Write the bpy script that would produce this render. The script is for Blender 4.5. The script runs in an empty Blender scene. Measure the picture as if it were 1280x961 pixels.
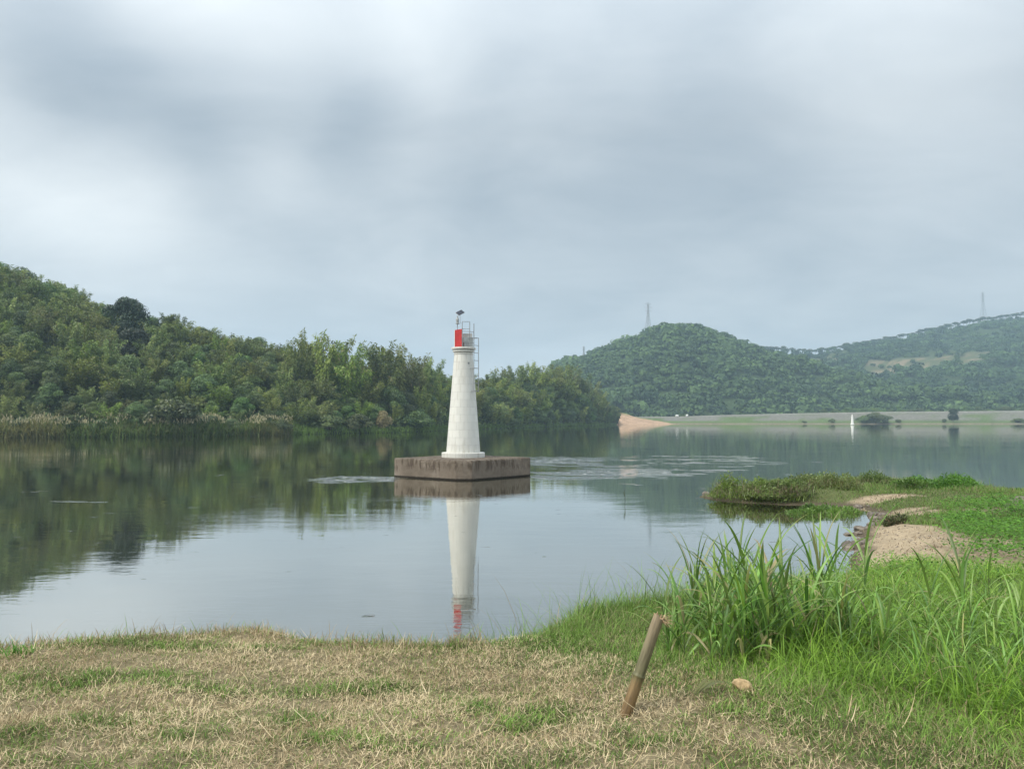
import bpy, bmesh, math, random
import numpy as np
from mathutils import Vector, Matrix, Euler
random.seed(7)
rng = np.random.default_rng(11)
SC = bpy.context.scene
COL = SC.collection
R = math.radians

# ------------------------------------------------------------------ camera
CAM_H, FPX, PITCH = 3.0, 967.0, math.atan(43.0 / 967.0)
cam_d = bpy.data.cameras.new('camera')
cam = bpy.data.objects.new('camera', cam_d)
COL.objects.link(cam)
cam.location = (0, 0, CAM_H)
cam.rotation_euler = (R(90) + PITCH, 0, 0)
cam_d.sensor_width = 36
cam_d.lens = 36 * FPX / 1280
cam_d.clip_start = 0.05
cam_d.clip_end = 9000
SC.camera = cam

# ------------------------------------------------------------------ render
SC.render.engine = 'CYCLES'
SC.cycles.use_denoising = True
SC.cycles.max_bounces = 6
SC.cycles.diffuse_bounces = 3
SC.cycles.glossy_bounces = 3
SC.cycles.transmission_bounces = 3
SC.cycles.volume_bounces = 1
SC.cycles.sample_clamp_indirect = 6
SC.view_settings.view_transform = 'Standard'
SC.view_settings.look = 'None'
SC.view_settings.gamma = 1
SC.view_settings.exposure = 0.55
SC.view_settings.use_curve_mapping = False

# ------------------------------------------------------------------ node helpers
class NT:
    def __init__(s, tree):
        s.t = tree; s.n = tree.nodes; s.l = tree.links
    def node(s, kind, **kw):
        nd = s.n.new(kind)
        for k, v in kw.items():
            if k.startswith('i_'):
                key = k[2:]
                key = int(key) if key.isdigit() else key.replace('_', ' ')
                s.set(nd.inputs[key], v)
            else:
                setattr(nd, k, v)
        return nd
    def set(s, sock, v):
        if hasattr(v, 'is_output') or isinstance(v, bpy.types.NodeSocket):
            s.l.new(v, sock)
        else:
            sock.default_value = v
    def math(s, op, a, b=0.0, c=0.0, clamp=False):
        nd = s.n.new('ShaderNodeMath'); nd.operation = op; nd.use_clamp = clamp
        for i, v in enumerate((a, b, c)): s.set(nd.inputs[i], v)
        return nd.outputs[0]
    def vmath(s, op, a, b=(0, 0, 0)):
        nd = s.n.new('ShaderNodeVectorMath'); nd.operation = op
        s.set(nd.inputs[0], a); s.set(nd.inputs[1], b)
        return nd.outputs['Value'] if op in ('DOT_PRODUCT', 'LENGTH', 'DISTANCE') else nd.outputs[0]
    def mix(s, f, a, b, mode='MIX'):
        nd = s.n.new('ShaderNodeMix'); nd.data_type = 'RGBA'; nd.blend_type = mode
        s.set(nd.inputs[0], f); s.set(nd.inputs[6], a); s.set(nd.inputs[7], b)
        return nd.outputs[2]
    def ramp(s, f, stops):
        nd = s.n.new('ShaderNodeValToRGB'); s.set(nd.inputs[0], f)
        el = nd.color_ramp.elements
        while len(el) < len(stops): el.new(0.5)
        for e, (p, c) in zip(el, stops):
            e.position = p
            e.color = (c, c, c, 1) if isinstance(c, (int, float)) else (*c, 1)
        return nd.outputs[0]
    def mapr(s, v, a, b, c=0.0, d=1.0, smooth=True):
        nd = s.n.new('ShaderNodeMapRange')
        nd.interpolation_type = 'SMOOTHSTEP' if smooth else 'LINEAR'
        for k, x in zip(range(5), (v, a, b, c, d)): s.set(nd.inputs[k], x)
        return nd.outputs[0]
    def noise(s, vec, scale, detail=4, rough=0.55, dist=0.0):
        nd = s.n.new('ShaderNodeTexNoise')
        s.set(nd.inputs['Vector'], vec)
        nd.inputs['Scale'].default_value = scale; nd.inputs['Detail'].default_value = detail
        nd.inputs['Roughness'].default_value = rough; nd.inputs['Distortion'].default_value = dist
        return nd.outputs[0]

# ------------------------------------------------------------------ world: overcast sky
SUN_EL, SUN_AZ = R(52), R(-118)          # azimuth from +Y towards +X
W = bpy.data.worlds.new('World'); SC.world = W; W.use_nodes = True
w = NT(W.node_tree); w.n.clear()
sky = w.node('ShaderNodeTexSky', sky_type='NISHITA', sun_disc=False)
sky.sun_elevation = SUN_EL; sky.sun_rotation = SUN_AZ
sky.air_density = 1.4; sky.dust_density = 3.0
tc = w.node('ShaderNodeTexCoord').outputs['Generated']
sep = w.node('ShaderNodeSeparateXYZ', i_0=tc)
zc = w.math('MAXIMUM', sep.outputs[2], 0.0)
den = w.math('ADD', zc, 0.22)
comb = w.node('ShaderNodeCombineXYZ', i_0=w.math('DIVIDE', sep.outputs[0], den),
              i_1=w.math('DIVIDE', sep.outputs[1], den), i_2=0.0).outputs[0]
warp = w.node('ShaderNodeTexNoise'); w.set(warp.inputs['Vector'], comb); warp.inputs['Scale'].default_value = 0.8
warp.inputs['Detail'].default_value = 2
wv = w.vmath('ADD', comb, w.vmath('MULTIPLY', w.vmath('SUBTRACT', warp.outputs['Color'], (.5, .5, .5)), (0.9, 0.7, 0)))
n1 = w.noise(w.vmath('ADD', wv, (3.7, 1.3, 0)), 0.85, 4, 0.5)
n2 = w.noise(w.vmath('ADD', wv, (8.1, 4.6, 0)), 2.2, 5, 0.55)
cl = w.math('ADD', w.math('MULTIPLY', n1, 0.68), w.math('MULTIPLY', n2, 0.32))
cl = w.mapr(cl, 0.30, 0.70, 0.14, 0.48)
def skydir(px, py):
    xc, yc = (px - 640) / FPX, (480.5 - py) / FPX
    c, s_ = math.cos(PITCH), math.sin(PITCH)
    return Vector((xc, c - yc * s_, s_ + yc * c)).normalized()
# thick and thin places of the cloud deck
for (px, py, inner, amp) in ((20, 205, 0.19, 0.58), (150, 220, .13, .22), (250, 30, 0.19, 0.50), (480, 20, .16, .26), (90, 100, 0.13, -0.50), (250, 118, .13, -.46), (420, 140, .13, -.30), (350, 200, .11, .22),
                             (590, 225, 0.09, -0.10), (1150, 110, 0.22, 0.36), (820, 260, 0.32, -0.20), (900, 60, .2, -.06), (200, 345, .20, .30), (420, 360, .16, .12), (1100, 300, .25, -.05)):
    d = skydir(px, py)
    dd = w.vmath('DISTANCE', w.vmath('ADD', w.vmath('NORMALIZE', tc), w.vmath('MULTIPLY', w.vmath('SUBTRACT', warp.outputs['Color'], (.5, .5, .5)), (.16, .16, .12))), tuple(d))
    cl = w.math('ADD', cl, w.mapr(dd, inner, 0.0, 0.0, amp))
n3 = w.noise(w.vmath('MULTIPLY', wv, (1.0, 1.5, 1)), 4.2, 6, 0.58)
cl = w.math('ADD', cl, w.math('MULTIPLY', w.math('SUBTRACT', n3, 0.5), 0.26))
cl = w.math('MINIMUM', w.math('MAXIMUM', cl, 0.0), 1.05)
dark = (0.262, 0.310, 0.358, 1); light = (0.655, 0.685, 0.695, 1)
ccol = w.mix(cl, dark, light)
# the deck thins to pale haze at the horizon and brightens to the zenith
hz = w.mapr(zc, 0.16, 0.0, 0.0, 0.70)
ccol = w.mix(hz, ccol, (0.425, 0.455, 0.480, 1))
up = w.mapr(zc, 0.35, 1.0, 1.0, 2.5, smooth=False)
ccol = w.vmath('MULTIPLY', ccol, w.node('ShaderNodeCombineXYZ', i_0=up, i_1=up, i_2=up).outputs[0])
full = w.mix(0.96, sky.outputs[0], w.vmath('MULTIPLY', ccol, (10, 10, 10)))
bg = w.node('ShaderNodeBackground', i_Color=full, i_Strength=0.1)
w.l.new(bg.outputs[0], w.node('ShaderNodeOutputWorld').inputs[0])

sun_d = bpy.data.lights.new('sun', 'SUN'); sun_d.energy = 2.3; sun_d.angle = R(24); sun_d.color = (1, 0.94, 0.82)
sun = bpy.data.objects.new('sun', sun_d); COL.objects.link(sun)
sdir = Vector((math.sin(SUN_AZ) * math.cos(SUN_EL), math.cos(SUN_AZ) * math.cos(SUN_EL), math.sin(SUN_EL)))
sun.rotation_euler = (-sdir).to_track_quat('-Z', 'Y').to_euler()
sun.location = (0, 0, 60)

# ------------------------------------------------------------------ pixel <-> place helpers (planning aid: every thing gets its own depth)
def P(px, py, Y):
    xc, yc = (px - 640) / FPX, (480.5 - py) / FPX
    c, s = math.cos(PITCH), math.sin(PITCH)
    d = np.array((xc, c - yc * s, s + yc * c))
    return np.array((0, 0, CAM_H)) + d * (Y / d[1])
def on_z(px, py, z):
    xc, yc = (px - 640) / FPX, (480.5 - py) / FPX
    c, s = math.cos(PITCH), math.sin(PITCH)
    d = np.array((xc, c - yc * s, s + yc * c))
    return np.array((0, 0, CAM_H)) + d * ((z - CAM_H) / d[2])
def proj(p):
    p = np.asarray(p, float) - (0, 0, CAM_H)
    c, s = math.cos(PITCH), math.sin(PITCH)
    f = p[..., 1] * c + p[..., 2] * s; u = -p[..., 1] * s + p[..., 2] * c
    f = np.where(np.abs(f) < 1e-6, 1e-6, f)
    return 640 + FPX * p[..., 0] / f, 480.5 - FPX * u / f, f

# ------------------------------------------------------------------ value noise
_tab = np.random.default_rng(3).random((256, 256))
def vn(x, y):
    x = np.asarray(x, float); y = np.asarray(y, float)
    xi = np.floor(x).astype(int); yi = np.floor(y).astype(int)
    fx = x - xi; fy = y - yi
    fx = fx * fx * (3 - 2 * fx); fy = fy * fy * (3 - 2 * fy)
    a = _tab[xi % 256, yi % 256]; b = _tab[(xi + 1) % 256, yi % 256]
    c = _tab[xi % 256, (yi + 1) % 256]; d = _tab[(xi + 1) % 256, (yi + 1) % 256]
    return (a * (1 - fx) + b * fx) * (1 - fy) + (c * (1 - fx) + d * fx) * fy
def fbm(x, y, o=4):
    s = 0; a = .5; x = np.asarray(x, float); y = np.asarray(y, float)
    for i in range(o):
        s = s + a * vn(x + 17 * i, y + 31 * i); x = x * 2.03; y = y * 2.03; a *= .5
    return s / (1 - .5 ** o)
def sst(a, b, x):
    t = np.clip((np.asarray(x, float) - a) / (b - a), 0, 1); return t * t * (3 - 2 * t)

# ------------------------------------------------------------------ mesh helpers
def mesh_np(name, V, F, col=None, smooth=False):
    V = np.ascontiguousarray(V, dtype=np.float32); F = np.ascontiguousarray(F, dtype=np.int32)
    me = bpy.data.meshes.new(name)
    k = F.shape[1]
    me.vertices.add(len(V)); me.vertices.foreach_set('co', V.ravel())
    me.loops.add(F.size); me.loops.foreach_set('vertex_index', F.ravel())
    me.polygons.add(len(F)); me.polygons.foreach_set('loop_start', np.arange(0, F.size, k, dtype=np.int32))
    me.update(calc_edges=True)
    if col is not None:
        at = me.attributes.new('Col', 'FLOAT_COLOR', 'POINT')
        c = np.ones((len(V), 4), np.float32); c[:, :3] = col
        at.data.foreach_set('color', c.ravel())
    if smooth: me.polygons.foreach_set('use_smooth', np.ones(len(F), bool))
    return me
def obj(name, me, mat=None, parent=None):
    o = bpy.data.objects.new(name, me); COL.objects.link(o)
    if mat is not None:
        if len(me.materials) == 0: me.materials.append(mat)
    if parent is not None: o.parent = parent
    return o
def tag(o, label=None, cat=None, group=None, kind=None):
    if label: o['label'] = label
    if cat: o['category'] = cat
    if group: o['group'] = group
    if kind: o['kind'] = kind
    return o
def empty(name, loc, rz=0.0, sc=None):
    o = bpy.data.objects.new(name, None); COL.objects.link(o)
    o.location = tuple(float(v) for v in loc); o.rotation_euler = (0, 0, rz); o.empty_display_size = .2
    if sc: o.scale = sc
    return o
def bm_obj(name, bm, mat, parent=None, smooth=False):
    me = bpy.data.meshes.new(name); bm.normal_update(); bm.to_mesh(me); bm.free()
    if smooth: me.polygons.foreach_set('use_smooth', np.ones(len(me.polygons), bool))
    return obj(name, me, mat, parent)
def add_box(bm, c, s, rot=None, bevel=0):
    r = bmesh.ops.create_cube(bm, size=1)
    M = Matrix.Translation(Vector(c)) @ (rot.to_4x4() if rot is not None else Matrix()) @ Matrix.Diagonal((*s, 1))
    bmesh.ops.transform(bm, matrix=M, verts=r['verts'])
    if bevel:
        es = list({e for v in r['verts'] for e in v.link_edges})
        bmesh.ops.bevel(bm, geom=es, offset=bevel, segments=2, affect='EDGES')
def add_tube(bm, pts, rad, n=8, caps=True):
    pts = [Vector(p) for p in pts]
    if not hasattr(rad, '__len__'): rad = [rad] * len(pts)
    rings = []
    up = Vector((0, 0, 1))
    for i, p in enumerate(pts):
        t = (pts[min(i + 1, len(pts) - 1)] - pts[max(i - 1, 0)]).normalized()
        a = t.cross(up)
        if a.length < 1e-3: a = t.cross(Vector((1, 0, 0)))
        a.normalize(); b = t.cross(a).normalized()
        rings.append([bm.verts.new(p + (a * math.cos(q) + b * math.sin(q)) * rad[i]) for q in (2 * math.pi * k / n for k in range(n))])
    for r0, r1 in zip(rings, rings[1:]):
        for k in range(n):
            bm.faces.new((r0[k], r0[(k + 1) % n], r1[(k + 1) % n], r1[k]))
    if caps:
        bm.faces.new(rings[0]); bm.faces.new(list(reversed(rings[-1])))
def add_lathe(bm, prof, n=32, c=(0, 0, 0)):
    rings = []
    for r, z in prof:
        rings.append([bm.verts.new((c[0] + r * math.cos(2 * math.pi * k / n), c[1] + r * math.sin(2 * math.pi * k / n), c[2] + z)) for k in range(n)])
    for a, b in zip(rings, rings[1:]):
        for k in range(n):
            bm.faces.new((a[k], a[(k + 1) % n], b[(k + 1) % n], b[k]))
    bm.faces.new(list(reversed(rings[0]))); bm.faces.new(rings[-1])
def np_tubes(paths, rads, n=4):
    """many tubes, arrays (K,S,3),(K,S) -> verts, quads"""
    K, S, _ = paths.shape
    t = np.gradient(paths, axis=1); t /= np.linalg.norm(t, axis=2, keepdims=True) + 1e-9
    a = np.cross(t, np.array((0.31, 0.17, 0.93))); a /= np.linalg.norm(a, axis=2, keepdims=True) + 1e-9
    b = np.cross(t, a)
    q = 2 * np.pi * np.arange(n) / n
    V = paths[:, :, None, :] + rads[:, :, None, None] * (a[:, :, None, :] * np.cos(q)[None, None, :, None] + b[:, :, None, :] * np.sin(q)[None, None, :, None])
    idx = np.arange(K * S * n).reshape(K, S, n)
    F = np.stack([idx[:, :-1, :], np.roll(idx, -1, 2)[:, :-1, :], np.roll(idx, -1, 2)[:, 1:, :], idx[:, 1:, :]], -1).reshape(-1, 4)
    return V.reshape(-1, 3), F
def unit(v): return v / (np.linalg.norm(v, axis=-1, keepdims=True) + 1e-9)
def rand_dirs(n): return unit(rng.normal(size=(n, 3)))
def leaf_quads(Pn, D, Nn, L, Wd):
    """rhombus leaves: base, side, tip, side; a slight fold"""
    D = unit(D); S = unit(np.cross(D, Nn)); U = np.cross(S, D)
    L = np.asarray(L)[:, None]; Wd = np.asarray(Wd)[:, None]
    V = np.stack([Pn, Pn + D * L * .45 + S * Wd * .5 + U * Wd * .12, Pn + D * L, Pn + D * L * .45 - S * Wd * .5 + U * Wd * .12], 1)
    F = np.arange(len(Pn) * 4).reshape(-1, 4)
    return V.reshape(-1, 3), F
def blades(root, h, wd, az, lean, curl, seg=3, flat=None):
    """tapering grass blades as triangles"""
    N = len(root); out = np.stack([np.cos(az), np.sin(az), np.zeros(N)], 1); side = np.stack([-np.sin(az), np.cos(az), np.zeros(N)], 1)
    if flat is not None:
        side = np.stack([np.cos(flat), np.sin(flat), np.zeros(N)], 1)
    rows = []
    for i in range(seg):
        u = i / seg
        th = lean + curl * u
        p = root + (out * np.sin(th)[:, None] + np.array((0, 0, 1.)) * np.cos(th)[:, None]) * (h * u)[:, None]
        ww = (wd * (1 - .55 * u * u))[:, None] * .5
        rows += [p - side * ww, p + side * ww]
    th = lean + curl
    tip = root + (out * np.sin(th)[:, None] + np.array((0, 0, 1.)) * np.cos(th)[:, None]) * h[:, None]
    rows.append(tip)
    V = np.stack(rows, 1); k = V.shape[1]
    base = np.arange(N)[:, None] * k
    f = []
    for i in range(seg - 1):
        a = 2 * i
        f += [[a, a + 1, a + 3], [a, a + 3, a + 2]]
    a = 2 * (seg - 1); f.append([a, a + 1, a + 2])
    F = (base[:, :, None] + np.array(f)[None]).reshape(-1, 3)
    return V.reshape(-1, 3), F, k
def cat_meshes(parts):
    V, F, C, o = [], [], [], 0
    for v, f, c in parts:
        V.append(v); F.append(f + o); C.append(c); o += len(v)
    return np.concatenate(V), np.concatenate(F), np.concatenate(C)
def lerp_col(a, b, t): return np.asarray(a)[None] * (1 - t[:, None]) + np.asarray(b)[None] * t[:, None]

# ------------------------------------------------------------------ materials
MATS = {}
def new_mat(name):
    m = bpy.data.materials.new(name); m.use_nodes = True
    t = NT(m.node_tree); t.n.clear(); MATS[name] = m
    return m, t, t.node('ShaderNodeOutputMaterial')
def leaf_mat(name, transl=0.3, rough=0.55, jitter=0.25, spec=0.25):
    m, t, out = new_mat(name)
    at = t.node('ShaderNodeAttribute', attribute_name='Col').outputs['Color']
    oi = t.node('ShaderNodeObjectInfo').outputs['Random']
    hsv = t.node('ShaderNodeHueSaturation', i_Color=at)
    t.set(hsv.inputs['Hue'], t.math('ADD', t.math('MULTIPLY', oi, 0.045), 0.486))
    t.set(hsv.inputs['Value'], t.math('ADD', t.math('MULTIPLY', t.math('FRACT', t.math('MULTIPLY', oi, 7.31)), jitter), 1 - jitter / 2))
    t.set(hsv.inputs['Saturation'], t.math('ADD', t.math('MULTIPLY', t.math('FRACT', t.math('MULTIPLY', oi, 3.17)), .2), .9))
    c = hsv.outputs[0]
    p = t.node('ShaderNodeBsdfPrincipled', i_Roughness=rough, i_Base_Color=c); p.inputs['Specular IOR Level'].default_value = spec
    tr = t.node('ShaderNodeBsdfTranslucent', i_Color=c)
    mx = t.node('ShaderNodeMixShader', i_0=transl); t.l.new(p.outputs[0], mx.inputs[1]); t.l.new(tr.outputs[0], mx.inputs[2])
    t.l.new(mx.outputs[0], out.inputs[0])
    return m
def solid(name, c, rough=.6, metal=0., var=.25, scale=8., bump=0., spec=.4, coord='Object'):
    m, t, out = new_mat(name)
    co = t.node('ShaderNodeTexCoord').outputs[coord]
    n = t.noise(co, scale, 5, .6)
    lo = tuple(x * (1 - var) for x in c) + (1,); hi = tuple(min(1, x * (1 + var)) for x in c) + (1,)
    cc = t.mix(t.mapr(n, .3, .7), lo, hi)
    p = t.node('ShaderNodeBsdfPrincipled', i_Roughness=rough, i_Metallic=metal, i_Base_Color=cc)
    p.inputs['Specular IOR Level'].default_value = spec
    if bump:
        b = t.node('ShaderNodeBump', i_Strength=1.0, i_Distance=bump, i_Height=n); t.l.new(b.outputs[0], p.inputs['Normal'])
    t.l.new(p.outputs[0], out.inputs[0])
    return m
M_TREE = leaf_mat('tree_leaf', .22, .45, .75, .4)
M_FAR = leaf_mat('far_leaf', .2, .7, .0)
M_GRASS = leaf_mat('grass_blade', .35, .5, .0)
M_STRAW = leaf_mat('straw', .15, .7, .0, .15)
M_REED = leaf_mat('reed_leaf', .32, .38, .35, .5)
M_BARK = solid('bark', (.10, .075, .05), .85, var=.4, scale=6)
M_CULM = solid('bamboo_culm', (.13, .15, .06), .6, var=.35, scale=3)
M_STEEL = solid('galvanised_steel', (.30, .31, .32), .5, .6, .2, 12)
M_PYLON = solid('pylon_steel', (.32, .33, .34), .6, .3, .1, 1)
M_STONE = solid('stone', (.16, .135, .11), .9, var=.5, scale=9, bump=.01)
M_TAN = solid('tan_stone', (.46, .33, .18), .85, var=.3, scale=30, bump=.004)

def soil_mat(name, stops, scale, bump, coord='Object'):
    m, t, out = new_mat(name)
    co = t.node('ShaderNodeTexCoord').outputs[coord]
    n = t.noise(co, scale, 8, .65); f = t.noise(co, scale * 14, 4, .6)
    h = t.math('ADD', t.math('MULTIPLY', n, .65), t.math('MULTIPLY', f, .35))
    c = t.ramp(h, stops)
    p = t.node('ShaderNodeBsdfPrincipled', i_Roughness=.95, i_Base_Color=c); p.inputs['Specular IOR Level'].default_value = .1
    b = t.node('ShaderNodeBump', i_Strength=1.0, i_Distance=bump, i_Height=h); t.l.new(b.outputs[0], p.inputs['Normal'])
    t.l.new(p.outputs[0], out.inputs[0])
    return m
def attr_soil(name, scale, bump):
    """ground whose own colour (soil, sand, turf) is stored per vertex, with fine grain on top"""
    m, t, out = new_mat(name)
    at = t.node('ShaderNodeAttribute', attribute_name='Col').outputs['Color']
    co = t.node('ShaderNodeTexCoord').outputs['Object']
    n = t.noise(co, scale, 7, .7); v = t.node('ShaderNodeTexVoronoi', i_Vector=co, i_Scale=scale * 2.2)
    h = t.math('ADD', t.math('MULTIPLY', n, .7), t.math('MULTIPLY', v.outputs['Distance'], .35))
    k = t.mapr(h, .25, .75, .62, 1.35, smooth=False)
    c = t.vmath('MULTIPLY', at, t.node('ShaderNodeCombineXYZ', i_0=k, i_1=k, i_2=k).outputs[0])
    p = t.node('ShaderNodeBsdfPrincipled', i_Roughness=.95, i_Base_Color=c); p.inputs['Specular IOR Level'].default_value = .1
    b = t.node('ShaderNodeBump', i_Strength=1.0, i_Distance=bump, i_Height=h); t.l.new(b.outputs[0], p.inputs['Normal'])
    t.l.new(p.outputs[0], out.inputs[0])
    return m
M_GROUND = attr_soil('bank_soil', 9, .02)
M_HILL = attr_soil('hill_soil', .35, .5)
M_LEVEE = attr_soil('levee_soil', .5, .25)

# ------------------------------------------------------------------ river
AX = np.array((-2.60, 41.4))                       # lighthouse axis
m, t, out = new_mat('river_water')
co = t.node('ShaderNodeTexCoord').outputs['Object']
sx = t.node('ShaderNodeSeparateXYZ', i_0=co)
def ell(cx, cy, rx, ry, ang=0.0):
    c, s = math.cos(ang), math.sin(ang)
    dx = t.math('SUBTRACT', sx.outputs[0], cx); dy = t.math('SUBTRACT', sx.outputs[1], cy)
    u = t.math('ADD', t.math('MULTIPLY', dx, c / rx), t.math('MULTIPLY', dy, s / rx))
    v = t.math('ADD', t.math('MULTIPLY', dx, -s / ry), t.math('MULTIPLY', dy, c / ry))
    r = t.math('SQRT', t.math('ADD', t.math('MULTIPLY', u, u), t.math('MULTIPLY', v, v)))
    return t.mapr(r, 1.0, 0.25)
def mx(*a):
    r = a[0]
    for b in a[1:]: r = t.math('MAXIMUM', r, b)
    return r
flow = mx(ell(7.5, 46, 11, 11), ell(4.2, 39.8, 5.2, 1.9, .12), ell(3.5, 56, 8, 10, -.3), ell(14, 58, 10, 12), ell(-7.7, 38.8, 4.2, 3.6, .1), t.math('MULTIPLY', ell(9, 36.5, 6, 2.2), .8))
stv = t.vmath('MULTIPLY', co, (0.17, 0.26, 1))
streak = t.noise(t.vmath('ADD', stv, (4.2, 9.1, 0)), 1.6, 5, .6, .6)
core = mx(t.math('MULTIPLY', ell(-7.6, 38.8, 4.0, 3.2, .1), 1.6), ell(3.0, 39.2, 4.0, 1.4, .12), ell(5.5, 43.6, 8, 3.6), ell(3.0, 57, 5, 8, .1))
rip = t.mapr(t.math('ADD', t.math('ADD', streak, t.math('MULTIPLY', core, .15)), t.math('MULTIPLY', t.math('SUBTRACT', flow, 1.0), .19)), .49, .54)
rip = t.math('MULTIPLY', rip, t.mapr(t.noise(t.vmath('MULTIPLY', co, (.55, .50, 1)), 1.0, 5, .62, 1.0), .44, .53, .08, 1.0))
fleck = t.math('MULTIPLY', t.mapr(t.noise(t.vmath('MULTIPLY', co, (.7, 1.7, 1)), 1.5, 2, .5), .735, .76), .5)
far = t.mapr(sx.outputs[1], 40, 300, 0, 1, smooth=False)
rip = t.math('MAXIMUM', rip, fleck)
fine = t.noise(t.vmath('MULTIPLY', co, (1.6, 5.0, 1)), 1.7, 3, .55)
calm = t.noise(t.vmath('MULTIPLY', co, (.5, 1.3, 1)), .9, 3, .5)
band = t.mapr(t.noise(t.vmath('MULTIPLY', co, (.05, .16, 1)), 1.0, 3, .5), .42, .62)
amp = t.math('ADD', t.math('MULTIPLY', rip, .048), t.math('ADD', .0006, t.math('MULTIPLY', band, .0016)))
hh = t.math('ADD', t.math('MULTIPLY', fine, amp), t.math('MULTIPLY', calm, .0045))
bp = t.node('ShaderNodeBump', i_Strength=1.0, i_Distance=1.0, i_Height=hh)
lw = t.node('ShaderNodeLayerWeight', i_Blend=.5); t.l.new(bp.outputs[0], lw.inputs['Normal'])
fr = t.math('ADD', .04, t.math('MULTIPLY', t.math('POWER', lw.outputs['Facing'], 1.6), .94))
foam = t.math('MULTIPLY', t.math('MINIMUM', 1.0, t.math('MULTIPLY', core, rip)), t.mapr(t.noise(t.vmath('MULTIPLY', co, (1.5, .9, 1)), 1.6, 6, .7), .53, .62))
df = t.node('ShaderNodeBsdfDiffuse', i_Color=t.mix(foam, (.034, .036, .018, 1), (.55, .56, .54, 1)))
fr = t.math('MULTIPLY', fr, t.math('SUBTRACT', 1.0, t.math('MULTIPLY', foam, .6)))
gl = t.node('ShaderNodeBsdfGlossy', i_Roughness=.012); gl.inputs['Color'].default_value = (.97, .97, .95, 1)
t.l.new(bp.outputs[0], gl.inputs['Normal'])
mxs = t.node('ShaderNodeMixShader', i_0=fr); t.l.new(df.outputs[0], mxs.inputs[1]); t.l.new(gl.outputs[0], mxs.inputs[2])
t.l.new(mxs.outputs[0], out.inputs[0])
M_WATER = m
river = obj('river', mesh_np('river', [(-1500, -300, 0), (2200, -300, 0), (2200, 2400, 0), (-1500, 2400, 0)], [[0, 1, 2, 3]]), M_WATER)
tag(river, 'calm grey green river around the white lighthouse', 'river', kind='structure')

# ------------------------------------------------------------------ near bank and spit
crest = [(-60, 4.0), (-14, 4.6), (-7, 5.6), (-3.99, 6.03), (-3.35, 6.36), (-2.35, 6.68), (-1.79, 6.66), (-1.21, 6.2), (-.70, 6.18), (-.33, 6.45), (-.1, 6.95), (.46, 7.36), (1.3, 7.86), (1.8, 8.3)]
shore = [(x, y + 1.25) for x, y in crest] + [(2.5, 10.2), (3.9, 11.9), (5.2, 13.2), (6.3, 14.9), (7.25, 17.2), (8.7, 20.3), (10.2, 22.6), (11.5, 24.9), (11.7, 26.6),
         (10.6, 27.0), (9.3, 26.9), (8.2, 27.4), (7.2, 28.6), (7.0, 29.8), (7.6, 31.4), (8.9, 33.2), (10.5, 35), (13.4, 36.4), (16.5, 36.2), (18.8, 35.0), (20.6, 31.0), (23.5, 28.6), (30, 27), (60, 25), (60, -60), (-60, -60)]
SH = np.array(shore)
def sdist(x, y):
    """signed distance to the shoreline, positive on land"""
    x = np.asarray(x, float); y = np.asarray(y, float)
    d2 = np.full(x.shape, 1e9); ins = np.zeros(x.shape, bool)
    for (x0, y0), (x1, y1) in zip(SH, np.roll(SH, -1, 0)):
        ex, ey = x1 - x0, y1 - y0
        tt = np.clip(((x - x0) * ex + (y - y0) * ey) / (ex * ex + ey * ey), 0, 1)
        d2 = np.minimum(d2, (x - x0 - tt * ex) ** 2 + (y - y0 - tt * ey) ** 2)
        if y0 != y1:
            cr = ((y0 > y) != (y1 > y)) & (x < (x1 - x0) * (y - y0) / (y1 - y0) + x0)
            ins ^= cr
    return np.sqrt(d2) * np.where(ins, 1, -1)
def ground_z(x, y):
    x = np.asarray(x, float); y = np.asarray(y, float)
    s = sdist(x, y) + (fbm(x * .9, y * .9, 3) - .5) * .5 * sst(10, 16, y)
    plat = np.interp(y, [0, 3, 6.5, 9, 13, 17, 25, 40], [1.45, 1.4, 1.2, 1.05, .66, .42, .36, .36])
    plat = plat + .10 * sst(4, 14, x) * sst(18, 10, y)
    wid = np.interp(y, [8, 12, 18, 40], [1.25, 1.5, 2.2, 1.6])
    z = plat * sst(0, 1, s / wid)
    z = z + (fbm(x * .8, y * .8, 4) - .5) * .16 * np.clip(s / 1.2, 0, 1) + (fbm(x * 4, y * 4, 3) - .5) * .05 * np.clip(s, 0, 1)
    return np.where(s > 0, z, np.maximum(s * .6, -1.2)) - .01
def G(px, py, dz=0.0):
    z = 1.2
    for _ in range(40):
        q = on_z(px, min(py, 2000), z + dz); z = .5 * z + .5 * float(ground_z(q[0], q[1]))
    return np.array((q[0], q[1], float(ground_z(q[0], q[1]))))
# patches of bare sand on the spit, green turf patches on the mown bank (world ellipses)
SAND = []
for (px, py, rx, ry) in ((1125, 675, 1.7, 3.6), (1170, 690, 1.3, 2.4), (1090, 652, 1.0, 2.4), (1110, 632, 1.0, .9), (1145, 703, 1.7, 3.0), (1090, 695, 1.2, 2.8)):
    q = on_z(px, py, .34); SAND.append((q[0], q[1], rx, ry))
for (px, py, rx, ry) in ((1180, 637, 2.2, .5), (1110, 617, 1.2, .6), (1235, 636, 1.3, .4)):
    q = on_z(px, py, .4); SAND.append((q[0], q[1], rx, ry))
def ellf(x, y, L, soft=.35):
    r = np.zeros(np.shape(x))
    for cx, cy, rx, ry in L:
        d = np.sqrt(((x - cx) / rx) ** 2 + ((y - cy) / ry) ** 2) + (fbm(np.asarray(x) * 1.7, np.asarray(y) * 1.7, 3) - .5) * .8
        r = np.maximum(r, sst(1 + soft, 1 - soft, d))
    return r
def sand_f(x, y): return ellf(x, y, SAND, .22)
LAWN = []
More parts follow.
